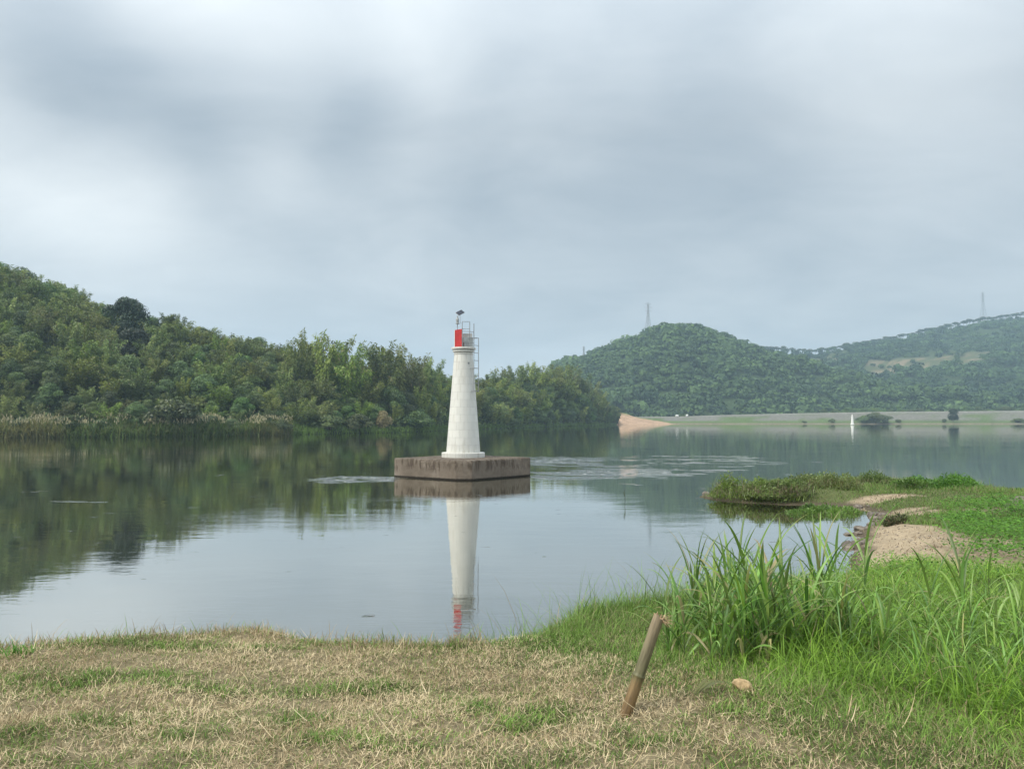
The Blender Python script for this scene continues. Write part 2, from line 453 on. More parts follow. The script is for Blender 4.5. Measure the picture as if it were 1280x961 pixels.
for (px, py, rx, ry) in ((40, 850, .40, .22), (150, 838, .5, .12), (560, 862, .14, .16), (600, 882, .16, .2), (675, 890, .24, .2), (650, 905, .16, .2), (370, 892, .22, .14), (300, 850, .55, .14), (460, 850, .55, .13),
                         (15, 935, .14, .14), (560, 795, .35, .2), (700, 790, .6, .6), (800, 800, .7, .7), (860, 860, .4, .18), (930, 905, .3, .1), (330, 800, .3, .12), (180, 795, .6, .14), (500, 950, .2, .06), (430, 935, .3, .08), (230, 925, .18, .06), (840, 940, .25, .08), (120, 905, .2, .1)):
    q = on_z(px, py, 1.3); LAWN.append((q[0], q[1], rx, ry))
def green_f(x, y):
    x = np.asarray(x, float); y = np.asarray(y, float)
    px, py, _ = proj(np.stack([x, y, ground_z(x, y)], -1))
    right = sst(-.03, .10, (x - .14) - (np.clip(6.3 - y, -2, 4) * .55)) * .75     # the uncut side of the bank
    right = np.maximum(right, sst(0, .35, (x - 1.25) - np.clip(5.2 - y, 0, 3) * .9))
    n = sst(.52, .66, fbm(x * 1.3 + 5, y * 1.9, 4)) * .55
    return np.clip(np.maximum(np.maximum(ellf(x, y, LAWN, .8) * (.5 + .5 * sst(.34, .62, fbm(x * 4.2, y * 4.2 + 3, 4))), right * (.70 + .30 * sst(.3, .55, fbm(x * 3.1 + 8, y * 3.1, 4)))), n * sst(.3, .6, fbm(x * 5, y * 5, 3))), 0, 1)
def axis(segs):
    o = []
    for a, b, st in segs: o += list(np.arange(a, b, st))
    return np.array(o + [segs[-1][1]])
gx = axis([(-60, -8, 2), (-8, -5, .25), (-5, 6, .08), (6, 22, .16), (22, 30, .5), (30, 60, 2)])
gy = axis([(-60, 2, 2), (2, 9, .08), (9, 16, .14), (16, 38, .18), (38, 60, 2)])
X, Y = np.meshgrid(gx, gy)
Z = ground_z(X, Y)
S_ = sand_f(X, Y); Gf = green_f(X, Y)
soil = np.array((.20, .165, .10)); turf = np.array((.050, .060, .020)); sandc = np.array((.33, .262, .178)) * (.7 + .6 * fbm(X * 2.2, Y * 1.1, 4))[..., None]; mud = np.array((.10, .08, .055))
spit = sst(9, 13, Y)
cc = soil[None, None] * (1 - Gf[..., None]) + turf[None, None] * Gf[..., None]
cc = cc * (1 - spit[..., None]) + np.array((.10, .115, .045)) * spit[..., None]
cc = cc * (1 - S_[..., None]) + sandc * S_[..., None]
wet = sst(.12, .02, Z)[..., None]
cc = cc * (1 - wet) + mud * wet
idx = np.arange(X.size).reshape(X.shape)
F = np.stack([idx[:-1, :-1], idx[:-1, 1:], idx[1:, 1:], idx[1:, :-1]], -1).reshape(-1, 4)
bank = obj('ground', mesh_np('ground', np.stack([X, Y, Z], -1).reshape(-1, 3), F, cc.reshape(-1, 3), True), M_GROUND)
tag(bank, 'near river bank with mown dry grass and low sandy spit', 'ground', kind='structure')

# ------------------------------------------------------------------ near wooded hill (left bank)
HC = [  # shore x,y ; ridge x,y ; ridge height
    (-190, 96, -300, 215, 53), (-120, 112, -190, 213, 45), (-80, 122, -139, 212, 35), (-58.7, 129, -95, 212, 23.5), (-43.9, 141, -66, 215, 14), (-35.7, 157, -46, 220, 10), (-24.6, 170, -31, 230, 9),
    (-16.5, 200, -14, 260, 8), (0, 250, 8, 310, 8.5), (19, 302, 30, 360, 10), (37, 341, 44, 388, 7), (48.5, 376, 53, 398, 3.5), (53, 392, 56, 408, 2)]
HC = np.array(HC, float); NT_ = len(HC) - 1
def hill_pt(tt, s):
    tt = np.asarray(tt, float); s = np.asarray(s, float); k = np.arange(len(HC))
    c = [np.interp(tt, k, HC[:, j]) for j in range(5)]
    x = c[0] + (c[2] - c[0]) * s; y = c[1] + (c[3] - c[1]) * s
    pr = np.where(s < 1, np.sin(np.clip((s - .07) / .93, 0, 1) * np.pi / 2) ** 1.15, 1 - ((s - 1) / 1.0) ** 2 * 1.1)
    z = c[4] * pr + .7 * sst(.0, .05, s) - .35 * sst(.03, -.05, s) + (fbm(x * .05, y * .05, 3) - .5) * 5 * np.clip(pr, 0, 1) * sst(.1, .4, s)
    return np.stack([x, y, z], -1)
tg, sg = np.meshgrid(np.linspace(0, NT_, 150), np.linspace(-.06, 1.9, 60))
HV = hill_pt(tg, sg); idx = np.arange(tg.size).reshape(tg.shape)
F = np.stack([idx[:-1, :-1], idx[:-1, 1:], idx[1:, 1:], idx[1:, :-1]], -1).reshape(-1, 4)
hc_ = np.zeros((tg.size, 3)) + np.array((.040, .055, .022))
near_hill = obj('near_hill', mesh_np('near_hill', HV.reshape(-1, 3), F, hc_, True), M_HILL)
tag(near_hill, 'green bamboo covered hill on the far bank', 'hill', kind='structure')

# ------------------------------------------------------------------ far hills
def loft_hill(name, ctrl, base, prof, npx, ns, noise_amp, colf, seed):
    ctrl = np.array(ctrl, float)
    px = np.linspace(ctrl[0, 0], ctrl[-1, 0], npx)
    yt = np.interp(px, ctrl[:, 0], ctrl[:, 1]); dd = np.interp(px, ctrl[:, 0], ctrl[:, 2])
    k = np.hanning(9); k /= k.sum()
    yt = np.convolve(np.pad(yt, 4, 'edge'), k, 'valid')
    def pt(pxv, s):
        pxv = np.asarray(pxv, float); s = np.asarray(s, float)
        y = np.interp(pxv, px, yt); D = np.interp(pxv, px, dd); b = base(pxv)
        top = np.array(CAM_H) + (523.5 - y) / FPX * D
        dep = b + (D - b) * s
        x = (pxv - 640) / FPX * dep
        z = top * np.where(s < 1, prof(np.clip(s, 0, 1)), 1 - ((s - 1) * 1.6) ** 2)
        env = np.sin(np.clip(s, 0, 1) * np.pi) ** .7
        z = z + (fbm(x * .011 + seed, dep * .011, 4) - .5) * noise_amp * env + (fbm(x * .035 + seed, dep * .02, 3) - .5) * noise_amp * .35 * env
        return np.stack([x, dep, np.maximum(z, .2 - (s < 0) * 3)], -1)
    pg, sg = np.meshgrid(px, np.linspace(-.03, 1.5, ns))
    V = pt(pg, sg); idx = np.arange(pg.size).reshape(pg.shape)
    F = np.stack([idx[:-1, :-1], idx[:-1, 1:], idx[1:, 1:], idx[1:, :-1]], -1).reshape(-1, 4)
    o = obj(name, mesh_np(name, V.reshape(-1, 3), F, colf(pg, sg).reshape(-1, 3), True), M_HILL)
    return o, pt
H1 = [(420, 520, 900), (560, 500, 900), (640, 478, 880), (720, 455, 870), (745, 446, 865), (780, 434, 860), (800, 425, 855), (830, 415, 850), (860, 413, 850), (900, 424, 870), (940, 440, 900), (985, 451, 930), (1030, 463, 930), (1090, 478, 900), (1160, 492, 850), (1240, 506, 800), (1320, 515, 780)]
H2 = [(860, 470, 1250), (920, 442, 1230), (960, 441, 1210), (1010, 444, 1200), (1060, 436, 1220), (1100, 430, 1230), (1150, 419, 1250), (1200, 408, 1260), (1240, 401, 1270), (1280, 396, 1280), (1340, 386, 1300), (1480, 372, 1320), (1700, 380, 1300)]
def clear_f(px, s):
    n = (fbm(np.asarray(px) * .03, np.asarray(s) * 9, 3) - .5)
    a = sst(.07, .0, np.abs(s + n * .10 - .55) - .05) * sst(1060, 1100, px) * sst(1265, 1225, px)
    b = sst(.06, .0, np.abs(s + n * .12 - .80) - .10) * sst(975, 1000, px) * sst(1075, 1040, px)
    return np.maximum(a, b)
def col1(px, s): return np.zeros(px.shape + (3,)) + np.array((.045, .07, .028))
def col2(px, s):
    c = clear_f(px, s)[..., None]
    strip = sst(.52, .66, fbm(px * .05, s * 60, 3))[..., None]
    return np.array((.045, .07, .028)) * (1 - c) + (np.array((.085, .10, .045)) * (1 - strip) + np.array((.20, .16, .10)) * strip) * c
fh1, hp1 = loft_hill('far_hill', H1, lambda p: 545 + 0 * p, lambda s: np.sin(s * np.pi / 2) ** 1.05, 150, 70, 34, col1, 3.0)
tag(fh1, 'rounded wooded hill beyond the embankment with a pylon on it', 'hill', kind='structure')
fh2, hp2 = loft_hill('ridge_hill', H2, lambda p: 570 + 0 * p, lambda s: s ** 1.12, 150, 70, 26, col2, 9.0)
tag(fh2, 'long far ridge with cleared terraces on its slope', 'hill', kind='structure')

# ------------------------------------------------------------------ far embankment (levee) with a stone face and green berm
lv_px = np.linspace(700, 1700, 160)
rows = []
for (s, kind) in ((0, 'toe'), (.06, 'edge'), (.16, 'berm'), (.34, 'berm'), (.50, 'face'), (.66, 'face'), (.82, 'face'), (.93, 'top'), (1.0, 'top'), (1.2, 'back')):
    rows.append((s, kind))
topy = np.interp(lv_px, [700, 850, 900, 1000, 1100, 1280, 1700], [521.5, 520.5, 518.8, 516.5, 514.8, 513.3, 512])
toe = np.interp(lv_px, [700, 800, 840, 1000, 1700], [446, 446, 446, 448, 448]); topd = toe + 34
topz = CAM_H + (523.5 - topy) / FPX * topd
V = []; C = []
for s, kind in rows:
    dep = toe + (topd - toe) * s
    zz = {0: -.4, .06: .35, .16: .8, .34: 1.3}.get(s)
    if zz is None:
        zz = 1.3 + (topz - 1.3) * min(1, (s - .34) / .59) if s <= 1.0 else np.zeros_like(topz) - .2
        zz = np.where(topz < 1.6, np.minimum(zz, topz), zz)
    zz = np.zeros_like(lv_px) + zz
    x = (lv_px - 640) / FPX * dep
    V.append(np.stack([x, dep, zz], -1))
    n = fbm(x * .06, dep * .4 + s * 9, 4)[:, None]
    g = np.array((.095, .135, .045)); st = np.array((.165, .158, .135)); tan = np.array((.22, .19, .13))
    if kind in ('toe', 'edge'): c = tan * .8 + 0 * n
    elif kind == 'berm': c = g * (.7 + .6 * n)
    elif kind == 'face':
        k = sst(.48 + .12 * (s - .66), .70 + .12 * (s - .66), n)
        k = k * (1 if s < .7 else .4)
        c = g * k + st * (1 - k)
    else: c = st * 1.35 + 0 * n
    C.append(c)
V = np.array(V); idx = np.arange(V.shape[0] * V.shape[1]).reshape(V.shape[:2])
F = np.stack([idx[:-1, :-1], idx[:-1, 1:], idx[1:, 1:], idx[1:, :-1]], -1).reshape(-1, 4)
lev = obj('embankment', mesh_np('embankment', V.reshape(-1, 3), F, np.array(C).reshape(-1, 3), False), M_LEVEE)
tag(lev, 'long stone faced embankment with a grassy berm across the river', 'embankment', kind='structure')
# bare clay point
u, v = np.meshgrid(np.linspace(0, 1, 70), np.linspace(0, 1, 26))
cx = 40 + u * 52; cy0 = 398 + u * 26
top = np.interp(u, [0, .18, .26, .40, .65, .87, 1], [6.0, 7.6, 7.9, 6.6, 3.6, 1.5, .5])
cz = top * sst(-.02, .75, v) * sst(1.0, .93, u) ** .5 - .3 * (v < .01) + (fbm(u * 14, v * 6, 3) - .5) * 1.8 * v
cy = cy0 + v * 42
idx = np.arange(u.size).reshape(u.shape)
F = np.stack([idx[:-1, :-1], idx[:-1, 1:], idx[1:, 1:], idx[1:, :-1]], -1).reshape(-1, 4)
gk = sst(.52, .74, v + (fbm(u * 9, v * 5, 3) - .5) * .35)[..., None]
cn = fbm(u * 20, v * 22, 3)[..., None]
ccol_ = (np.array((.40, .27, .18)) * (.75 + .5 * cn)) * (1 - gk) + np.array((.16, .17, .06)) * gk
clay = obj('clay_bank', mesh_np('clay_bank', np.stack([cx, cy, cz], -1).reshape(-1, 3), F, ccol_.reshape(-1, 3), True), M_LEVEE)
tag(clay, 'bare orange clay bank at the foot of the wooded point', 'bank', kind='structure')

# ------------------------------------------------------------------ plant prototypes (meshes shared by copies)
def bamboo_mesh(seed, H=10., nc=34, spread=2.2, per=130, tint=0.):
    global rng
    rng = np.random.default_rng(seed)
    az = rng.random(nc) * 2 * np.pi; r0 = np.sqrt(rng.random(nc)) * .9
    hh = H * (.50 + .50 * rng.random(nc)); out = spread * (.35 + .9 * rng.random(nc)); S = 9
    uu = np.linspace(0, 1, S)[None]
    px = (r0[:, None] + out[:, None] * uu ** 2.4) * np.cos(az)[:, None]; py = (r0[:, None] + out[:, None] * uu ** 2.4) * np.sin(az)[:, None]
    pz = hh[:, None] * (uu - .10 * (out / spread)[:, None] * uu ** 5)
    paths = np.stack([px, py, pz], -1)
    stemV, stemF = np_tubes(paths, (.055 * (1 - .75 * uu) + 0 * hh[:, None]), 4)
    # sprays along each culm
    n = nc * per; ci = np.repeat(np.arange(nc), per)
    u = .16 + .84 * rng.random(n) ** .75
    k = u * (S - 1); i0 = np.minimum(k.astype(int), S - 2); f = (k - i0)[:, None]
    base = paths[ci, i0] * (1 - f) + paths[ci, i0 + 1] * f
    a = rng.random(n) * 2 * np.pi; rr = (.08 + .85 * rng.random(n)) * (1.12 - .95 * u)
    offs = np.stack([np.cos(a) * rr, np.sin(a) * rr, (rng.random(n) - .45) * .7], 1)
    pos = base + offs
    D = np.stack([np.cos(a), np.sin(a), -.15 - .9 * rng.random(n)], 1); D[:, 2] += .9 * (rng.random(n) < .25)
    V, F = leaf_quads(pos, D, rand_dirs(n) + (0, 0, .8), .45 + .45 * rng.random(n), .11 + .11 * rng.random(n))
    tone = np.clip(.45 + .38 * (rng.random(nc)[ci] - .5) * 2 + .2 * rng.normal(size=n), 0, 1)
    c = lerp_col((.060, .095, .016), (.31, .355, .085), tone)
    y = rng.random(n) < .05 + tint; c[y] = lerp_col((.20, .17, .07), (.30, .25, .12), rng.random(y.sum()))
    return mesh_np('stem', stemV, stemF), mesh_np('crown', V, F, np.repeat(c, 4, 0))
def broad_mesh(seed, H=10., W_=7., nl=16, per=330, dark=(.034, .066, .016), light=(.175, .25, .062), ls=.34):
    global rng
    rng = np.random.default_rng(seed)
    cen = []
    for i in range(nl):
        a = rng.random() * 2 * np.pi; q = math.sqrt(rng.random()); zz = rng.random()
        wz = math.sin(math.pi * min(1, .22 + .72 * zz)) ** .7
        cen.append((math.cos(a) * q * W_ * .40 * wz, math.sin(a) * q * W_ * .40 * wz, H * (.26 + .62 * zz)))
    cen.append((0, 0, H * .86)); cen.append((0, 0, H * .6)); cen = np.array(cen); nl = len(cen)
    rad = W_ * (.15 + .11 * rng.random(nl))
    n = nl * per; li = np.repeat(np.arange(nl), per)
    d = rand_dirs(n); d[:, 2] = np.where(d[:, 2] < -.45, -d[:, 2], d[:, 2])
    rr = rad[li] * (.55 + .5 * rng.random(n) ** .5)
    pos = cen[li] + d * rr[:, None] * np.array((1.1, 1.1, .85))
    nrm = unit(d + .8 * rand_dirs(n) + (0, 0, .35)); D = np.cross(nrm, rand_dirs(n)); D[:, 2] -= .25
    V, F = leaf_quads(pos, D, nrm, ls * (.7 + .7 * rng.random(n)), ls * (.45 + .4 * rng.random(n)))
    tone = np.clip(.45 + .3 * (rng.random(nl)[li] - .5) * 2 + .22 * rng.normal(size=n), 0, 1)
    c = lerp_col(dark, light, tone)
    # trunk and limbs
    P0 = np.array((0, 0, 0.)); S = 6; uu = np.linspace(0, 1, S)[:, None]
    paths = [np.array((0, 0, -.4)) * (1 - uu) + np.array((.25, .1, H * .62)) * uu]
    rads = [W_ * .030 * (1 - .6 * uu[:, 0])]
    for k in range(min(nl, 9)):
        st = np.array((.1, .05, H * (.18 + .3 * rng.random()))); e = cen[k]
        mid = (st + e) / 2 + (0, 0, -.05 * H)
        paths.append(st * (1 - uu) ** 2 + 2 * mid * uu * (1 - uu) + e * uu ** 2); rads.append(W_ * .014 * (1 - .7 * uu[:, 0]))
    tv, tf = np_tubes(np.array(paths), np.array(rads), 5)
    return mesh_np('trunk', tv, tf), mesh_np('crown', V, F, np.repeat(c, 4, 0))
BAM = [bamboo_mesh(100 + i, 10., 17 + 2 * i, 2.1 + .25 * i, 230, .03 * (i == 3)) for i in range(6)]
BRD = [broad_mesh(200 + i, 9., 7.5, 15 + i, 330) for i in range(5)]
DARK = broad_mesh(260, 10., 8.6, 26, 420, (.012, .030, .014), (.055, .092, .036), .40)
SHB = [broad_mesh(300 + i, 3., 4.2, 11, 300, (.05, .08, .024), (.17, .21, .065), .30) for i in range(3)]
SHB_DRY = broad_mesh(320, 3., 4.2, 11, 300, (.21, .18, .085), (.40, .345, .20), .30)
def plant(name, proto, loc, sc, rz, label, cat, group=None, stem_name='trunk', crown_name='crown', mats=None, parts=True, tilt=(0, 0)):
    e = empty(name, loc, rz)
    e.scale = sc if hasattr(sc, '__len__') else (sc, sc, sc)
    e.rotation_euler = (tilt[0], tilt[1], rz)
    obj(stem_name, proto[0], mats[0], e); obj(crown_name, proto[1], mats[1], e)
    return tag(e, label, cat, group)
rr_ = random.Random(5)
def bamboo(loc, H, label, group, wide=1.0):
    s = H / 10.; k = rr_.randrange(6)
    return plant('bamboo_clump', BAM[k], loc, (s * wide, s * wide, s), rr_.random() * 6.28, label, 'bamboo', group, 'stem', 'crown', (M_CULM, M_TREE), tilt=(rr_.uniform(-.06, .06), rr_.uniform(-.06, .06)))
def broad(loc, H, label, group, wide=1.0, proto=None, name='broadleaf_tree'):
    s = H / (10. if proto is DARK else 9.); p_ = proto or BRD[rr_.randrange(5)]
    return plant(name, p_, loc, (s * wide, s * wide, s), rr_.random() * 6.28, label, 'tree', group, 'trunk', 'crown', (M_BARK, M_TREE))
def shrub(loc, H, wide, label, group=None, proto=None):
    s = H / 3.
    return plant('shrub', proto or SHB[rr_.randrange(3)], loc, (s * wide, s * wide, s), rr_.random() * 6.28, label, 'shrub', group, 'stem', 'foliage', (M_BARK, M_STRAW if proto is SHB_DRY else M_TREE))

# --- the wood on the near hill
def ray_hill(px, Yd):
    """ground point of the near hill under the pixel column px at depth Yd"""
    xw = (px - 640) / FPX * Yd
    best = None
    T, S2 = np.meshgrid(np.linspace(0, NT_, 400), np.linspace(0, 1.3, 140))
    q = hill_pt(T, S2); d = (q[..., 0] - xw) ** 2 + (q[..., 1] - Yd) ** 2
    k = np.unravel_index(np.argmin(d), d.shape); return q[k]
ZONES = ((110, 'past the large dark tree, away from the lighthouse'), (205, 'close around the large dark tree'), (350, 'between the large dark tree and tallest plumes'),
         (450, 'below the tallest pale plumes'), (558, 'between the tallest plumes and lighthouse'), (602, 'directly behind the lighthouse tower'), (9999, 'on the wooded point before the clay bank'))
def lab(kind, s, qx):
    zt = next(b for a, b in ZONES if qx < a)
    band = 'by the water' if s < .24 else ('at the skyline' if s > .72 else 'halfway up')
    return f'{kind} {band} {zt}', f'{kind}s {band} {zt}'
placed = []
def free(p, d):
    for q in placed:
        if abs(q[0] - p[0]) < d and abs(q[1] - p[1]) < d and (q[0] - p[0]) ** 2 + (q[1] - p[1]) ** 2 < d * d: return False
    return True
# the big dark tree and the tall plumes that break the skyline
p_ = ray_hill(152, 176); placed.append(p_)
tgt = P(152, 369, 176)[2]
broad(p_ - (0, 0, .5), tgt - p_[2] + .6, 'large dark round topped tree rising above bamboo on the near hill', None, .86, DARK, 'dark_tree')
p_ = ray_hill(165, 166); placed.append(p_)
broad(p_ - (0, 0, .5), P(165, 405, 166)[2] - p_[2], 'second dark broadleaf tree just below the large round topped one', None, 1.0, DARK, 'dark_tree')
for (px, py, d) in ((372, 418, 178), (388, 411, 182), (404, 413, 176), (421, 413, 182), (436, 420, 178)):
    p_ = ray_hill(px, d); placed.append(p_)
    bamboo(p_ - (0, 0, .3), P(px, py, d)[2] - p_[2] + .8, 'tall pale bamboo plume in the group rising highest where the hill dips', 'tallest bamboo plumes', .62)
for (px, py, d) in ((462, 428, 190), (480, 424, 186), (497, 428, 192), (512, 436, 195), (528, 442, 205), (545, 447, 215)):
    p_ = ray_hill(px, d); placed.append(p_)
    bamboo(p_ - (0, 0, .3), P(px, py, d)[2] - p_[2] + .8, 'tall bamboo plume between the pale plumes and the white lighthouse', 'bamboo plumes left of the lighthouse', .7)
for (px, py, d) in ((612, 462, 262), (628, 458, 275), (643, 453, 285), (660, 450, 300), (676, 454, 315), (690, 453, 325), (704, 452, 335), (717, 455, 345), (729, 462, 355), (740, 474, 365), (749, 487, 372), (757, 500, 378)):
    p_ = ray_hill(px, d); placed.append(p_)
    bamboo(p_ - (0, 0, .3), max(5, P(px, py, d)[2] - p_[2] + .8), 'arching bamboo plume on the wooded point before the clay bank', 'bamboo plumes on the wooded point', .85)
# scatter: bamboo mostly, broadleaf trees lower down and to the right
counts = {'b': 0, 't': 0}
sky_y_px = [(-200, 312), (0, 326), (40, 340), (90, 351), (150, 368), (200, 386), (260, 403), (340, 427), (365, 436), (450, 440), (540, 452), (600, 466), (640, 460), (700, 458), (725, 464), (745, 482), (762, 504), (790, 520)]
sk = np.array(sky_y_px, float)
r2 = random.Random(21)
tries = 0
while tries < 9000 and (counts['b'] < 296 or counts['t'] < 170):
    tries += 1
    tt = r2.uniform(.9, NT_ - .25); s = r2.uniform(.085, 1.04)
    p_ = hill_pt(tt, s)
    qx, qy, _ = proj(p_)
    if qx < -90 or qx > 775: continue
    dep = p_[1]; isb = r2.random() < np.interp(qx, [0, 300, 500, 760], [.80, .80, .68, .6]) * (1 if s > .3 else .7)
    if isb and counts['b'] >= 296 or (not isb and counts['t'] >= 170): continue
    if not free(p_, np.interp(dep, [130, 390], [3.2, 4.6]) * (1.0 if s > .12 else .85)): continue
    H = r2.uniform(6.5, 10.5) if isb else r2.uniform(5, 8.5)
    H *= np.interp(qx, [0, 350, 420, 700], [.92, .8, 1.0, 1.3])
    if s < .2: H *= .72
    ytop = np.interp(qx, sk[:, 0], sk[:, 1]) + 5 + 16 * float(sst(108, 122, qx) * sst(205, 185, qx)) + (r2.uniform(-8, 9))
    Hmax = P(qx, ytop, dep)[2] - p_[2]
    if Hmax < 3.0: continue
    H = min(H if (s < .68 or qx > 370) else max(H, 12.5), Hmax)
    placed.append(p_)
    z = 'low' if s < .22 else ('sky' if (s > .8 and qx < 360) else 'mid')
    if isb:
        counts['b'] += 1; bamboo(p_ - (0, 0, .3), H, *lab('green bamboo clump', s, qx), wide=r2.uniform(.85, 1.2))
    else:
        counts['t'] += 1; broad(p_ - (0, 0, .3), H, *lab('bushy tree', s, qx), wide=r2.uniform(.85, 1.15))
print('wood', counts, tries)
# undergrowth closing the gaps
rng = np.random.default_rng(44)
n = 55000
tt = rng.uniform(.6, NT_ - .1, n); s = rng.uniform(.05, 1.05, n)
pos = hill_pt(tt, s) + np.stack([rng.normal(size=n) * .5, rng.normal(size=n) * .5, rng.random(n) * 2.8], 1)
D = rand_dirs(n); D[:, 2] -= .2
V, F = leaf_quads(pos, D, rand_dirs(n) + (0, 0, 1), .6 + .5 * rng.random(n), .3 + .25 * rng.random(n))
tn = np.clip(fbm(pos[:, 0] * .15, pos[:, 1] * .15, 3) * .8 + .3 * rng.normal(size=n), 0, 1)
tag(obj('undergrowth', mesh_np('undergrowth', V, F, np.repeat(lerp_col((.026, .048, .012), (.16, .20, .052), tn), 4, 0)), M_FAR), 'low leafy undergrowth covering the near wooded hill', 'undergrowth', kind='stuff')
# reed bed along its shore
n = 34000
tt = np.concatenate([rng.uniform(.9, 4.05, 25000) + np.abs(rng.normal(size=25000)) * .22, rng.uniform(4.0, NT_, 9000)])
s = np.abs(rng.normal(size=n)) * .045 + .004
s = np.where(s > .13, rng.random(n) * .1, s)
pos = hill_pt(tt, s)
dryz = sst(.38, .68, fbm(pos[:, 0] * .09, pos[:, 1] * .09, 3)) * (tt < 4.35)
patch = .12 + 1.55 * fbm(pos[:, 0] * .30 + 9, pos[:, 1] * .30, 4) * np.interp(tt, [0, 3.6, 4.6, 12], [1, 1, .75, .75])
h = (1.4 + 1.5 * rng.random(n)) * patch * np.where(tt < 4.35, .98, .62)
V, F, k = blades(pos, h, .08 + .07 * rng.random(n), rng.random(n) * 6.28, rng.normal(size=n) * .34, rng.random(n) * 1.3, 3)
tn = np.clip(dryz + .35 * rng.normal(size=n), 0, 1)
c = lerp_col((.14, .18, .050), (.30, .25, .125), tn * .9); gb = tt > 4.3; c[gb] = lerp_col((.15, .20, .05), (.24, .30, .085), rng.random(gb.sum())); c *= (.5 + .8 * rng.random(n))[:, None]
parts_ = [(V, F, np.repeat(c, k, 0))]
# plumes
pl = rng.choice(np.where((tt < 4.3) & (h > 2.2))[0], 1500)
pv = pos[pl] + np.stack([rng.normal(size=1500) * .1, rng.normal(size=1500) * .1, h[pl] * .95], 1)
V2, F2, k2 = blades(pv, .40 + .3 * rng.random(1500), .10 + .05 * rng.random(1500), rng.random(1500) * 6.28, rng.normal(size=1500) * .3, .9 * rng.random(1500), 3)
parts_.append((V2, F2, np.repeat(lerp_col((.34, .27, .17), (.52, .44, .32), rng.random(1500)), k2, 0)))
tag(obj('reed_bed', mesh_np('reed_bed', *cat_meshes(parts_)), M_GRASS), 'yellowing reeds with pale plumes along the opposite shore', 'reeds', kind='stuff')
# shore shrubs
for (px, tcol, H, wd, lab, pr) in ((213, 0, 5.4, 1.1, 'big rounded olive shrub rising out of the yellow reeds', None), (352, 0, 2.4, 1.25, 'low dark shrub at the end of the reed bed', None), (412, 0, 3.0, 1.5, 'broad dark green shrub hanging over the water left of the lighthouse', None),
                                   (448, 0, 3.3, 1.3, 'rounded dark shrub next to a dry straw coloured bush', None), (478, 0, 3.9, .7, 'dry straw coloured bush on the opposite shore', SHB_DRY), (520, 0, 4.0, 1.35, 'large rounded shrub on the shore just left of the lighthouse', None),
                                   (590, 0, 2.6, 1.2, 'low shrub on the shore hidden behind the lighthouse tower', None), (735, 0, 2.4, 1.3, 'low shrub at the tip of the wooded point', None),
      (30, 0, 2.6, 1.2, 'olive shrub in the reeds farthest from the lighthouse', None), (88, 0, 2.9, 1.3, 'green shrub in the reeds below the large dark tree', None), (128, 0, 2.3, 1.4, 'low spreading shrub beside the green shrub in the reeds', None), (255, 0, 3.0, 1.4, 'wide green shrub in the reeds next to the big olive shrub', None), (290, 0, 2.4, 1.2, 'shrub at the thinning end of the yellow reeds', None),
      (640, 0, 2.8, 1.4, 'rounded green shrub on the shore just past the lighthouse', None), (680, 0, 3.0, 1.5, 'wide shrub on the shore midway to the wooded point', None)):
    T = np.linspace(.8, NT_, 3000); q = hill_pt(T, np.full(3000, .035)); qx, _, _ = proj(q); p_ = q[np.argmin(np.abs(qx - px))]
    shrub(p_ - (0, 0, .25), H, wd, lab, None, pr)

# --- far forest as one mass, ridge and embankment trees as single trees
rng = np.random.default_rng(77)
def crown_tri(seed, n=92):
    r_ = np.random.default_rng(seed)
    lob = unit(r_.normal(size=(7, 3))) * np.array((.55, .55, .38)); lr = .45 + .25 * r_.random(7)
    li = r_.integers(0, 7, n); d = unit(r_.normal(size=(n, 3))); d[:, 2] = np.where(d[:, 2] < -.3, -d[:, 2], d[:, 2])
    pos = lob[li] + d * lr[li][:, None] * np.array((1, 1, .85))
    a = unit(np.cross(d + .6 * unit(r_.normal(size=(n, 3))), unit(r_.normal(size=(n, 3))))); b = unit(np.cross(d, a))
    sz = (.165 + .13 * r_.random(n))[:, None]
    V = np.stack([pos + a * sz, pos - a * sz * .6 + b * sz, pos - a * sz * .6 - b * sz], 1)
    tone = np.clip(.5 + .25 * (r_.random(7)[li] - .5) + .2 * r_.normal(size=n), 0, 1)
    return V.reshape(-1, 3), tone
CT = [crown_tri(i) for i in range(6)]
def forest(pts, rad, hgt, tone, dark, light):
    out_ = []
    which = rng.integers(0, 6, len(pts))
    for k in range(6):
        m_ = which == k
        if not m_.any(): continue
        V0, t0 = CT[k]; p_ = pts[m_]; a = rng.random(len(p_)) * 6.28; r_ = rad[m_][:, None]
        c, s = np.cos(a)[:, None], np.sin(a)[:, None]
        x = (V0[None, :, 0] * c - V0[None, :, 1] * s) * r_ + p_[:, 0:1]; y = (V0[None, :, 0] * s + V0[None, :, 1] * c) * r_ + p_[:, 1:2]
        z = V0[None, :, 2] * r_ * .95 + p_[:, 2:3] + hgt[m_][:, None]
        V = np.stack([x, y, z], -1).reshape(-1, 3); F = np.arange(len(V)).reshape(-1, 3)
        tn = np.clip(tone[m_][:, None] + (np.repeat(t0, 3)[None] - .5) * .6, 0, 1).ravel()
        out_.append((V, F, lerp_col(dark, light, tn)))
    return cat_meshes(out_)
def sample_hill(ptf, lo, hi, n, smin, smax, keep):
    px = rng.uniform(lo, hi, n); s = smin + (smax - smin) * rng.random(n) ** .8
    k = keep(px, s) > rng.random(n); return ptf(px[k], s[k]), px[k], s[k]
q1, p1, s1 = sample_hill(hp1, 690, 1320, 3900, .0, 1.0, lambda p, s: np.ones_like(p))
q2, p2, s2 = sample_hill(hp2, 880, 1420, 3600, .0, .975, lambda p, s: 1 - clear_f(p, s) * .88)
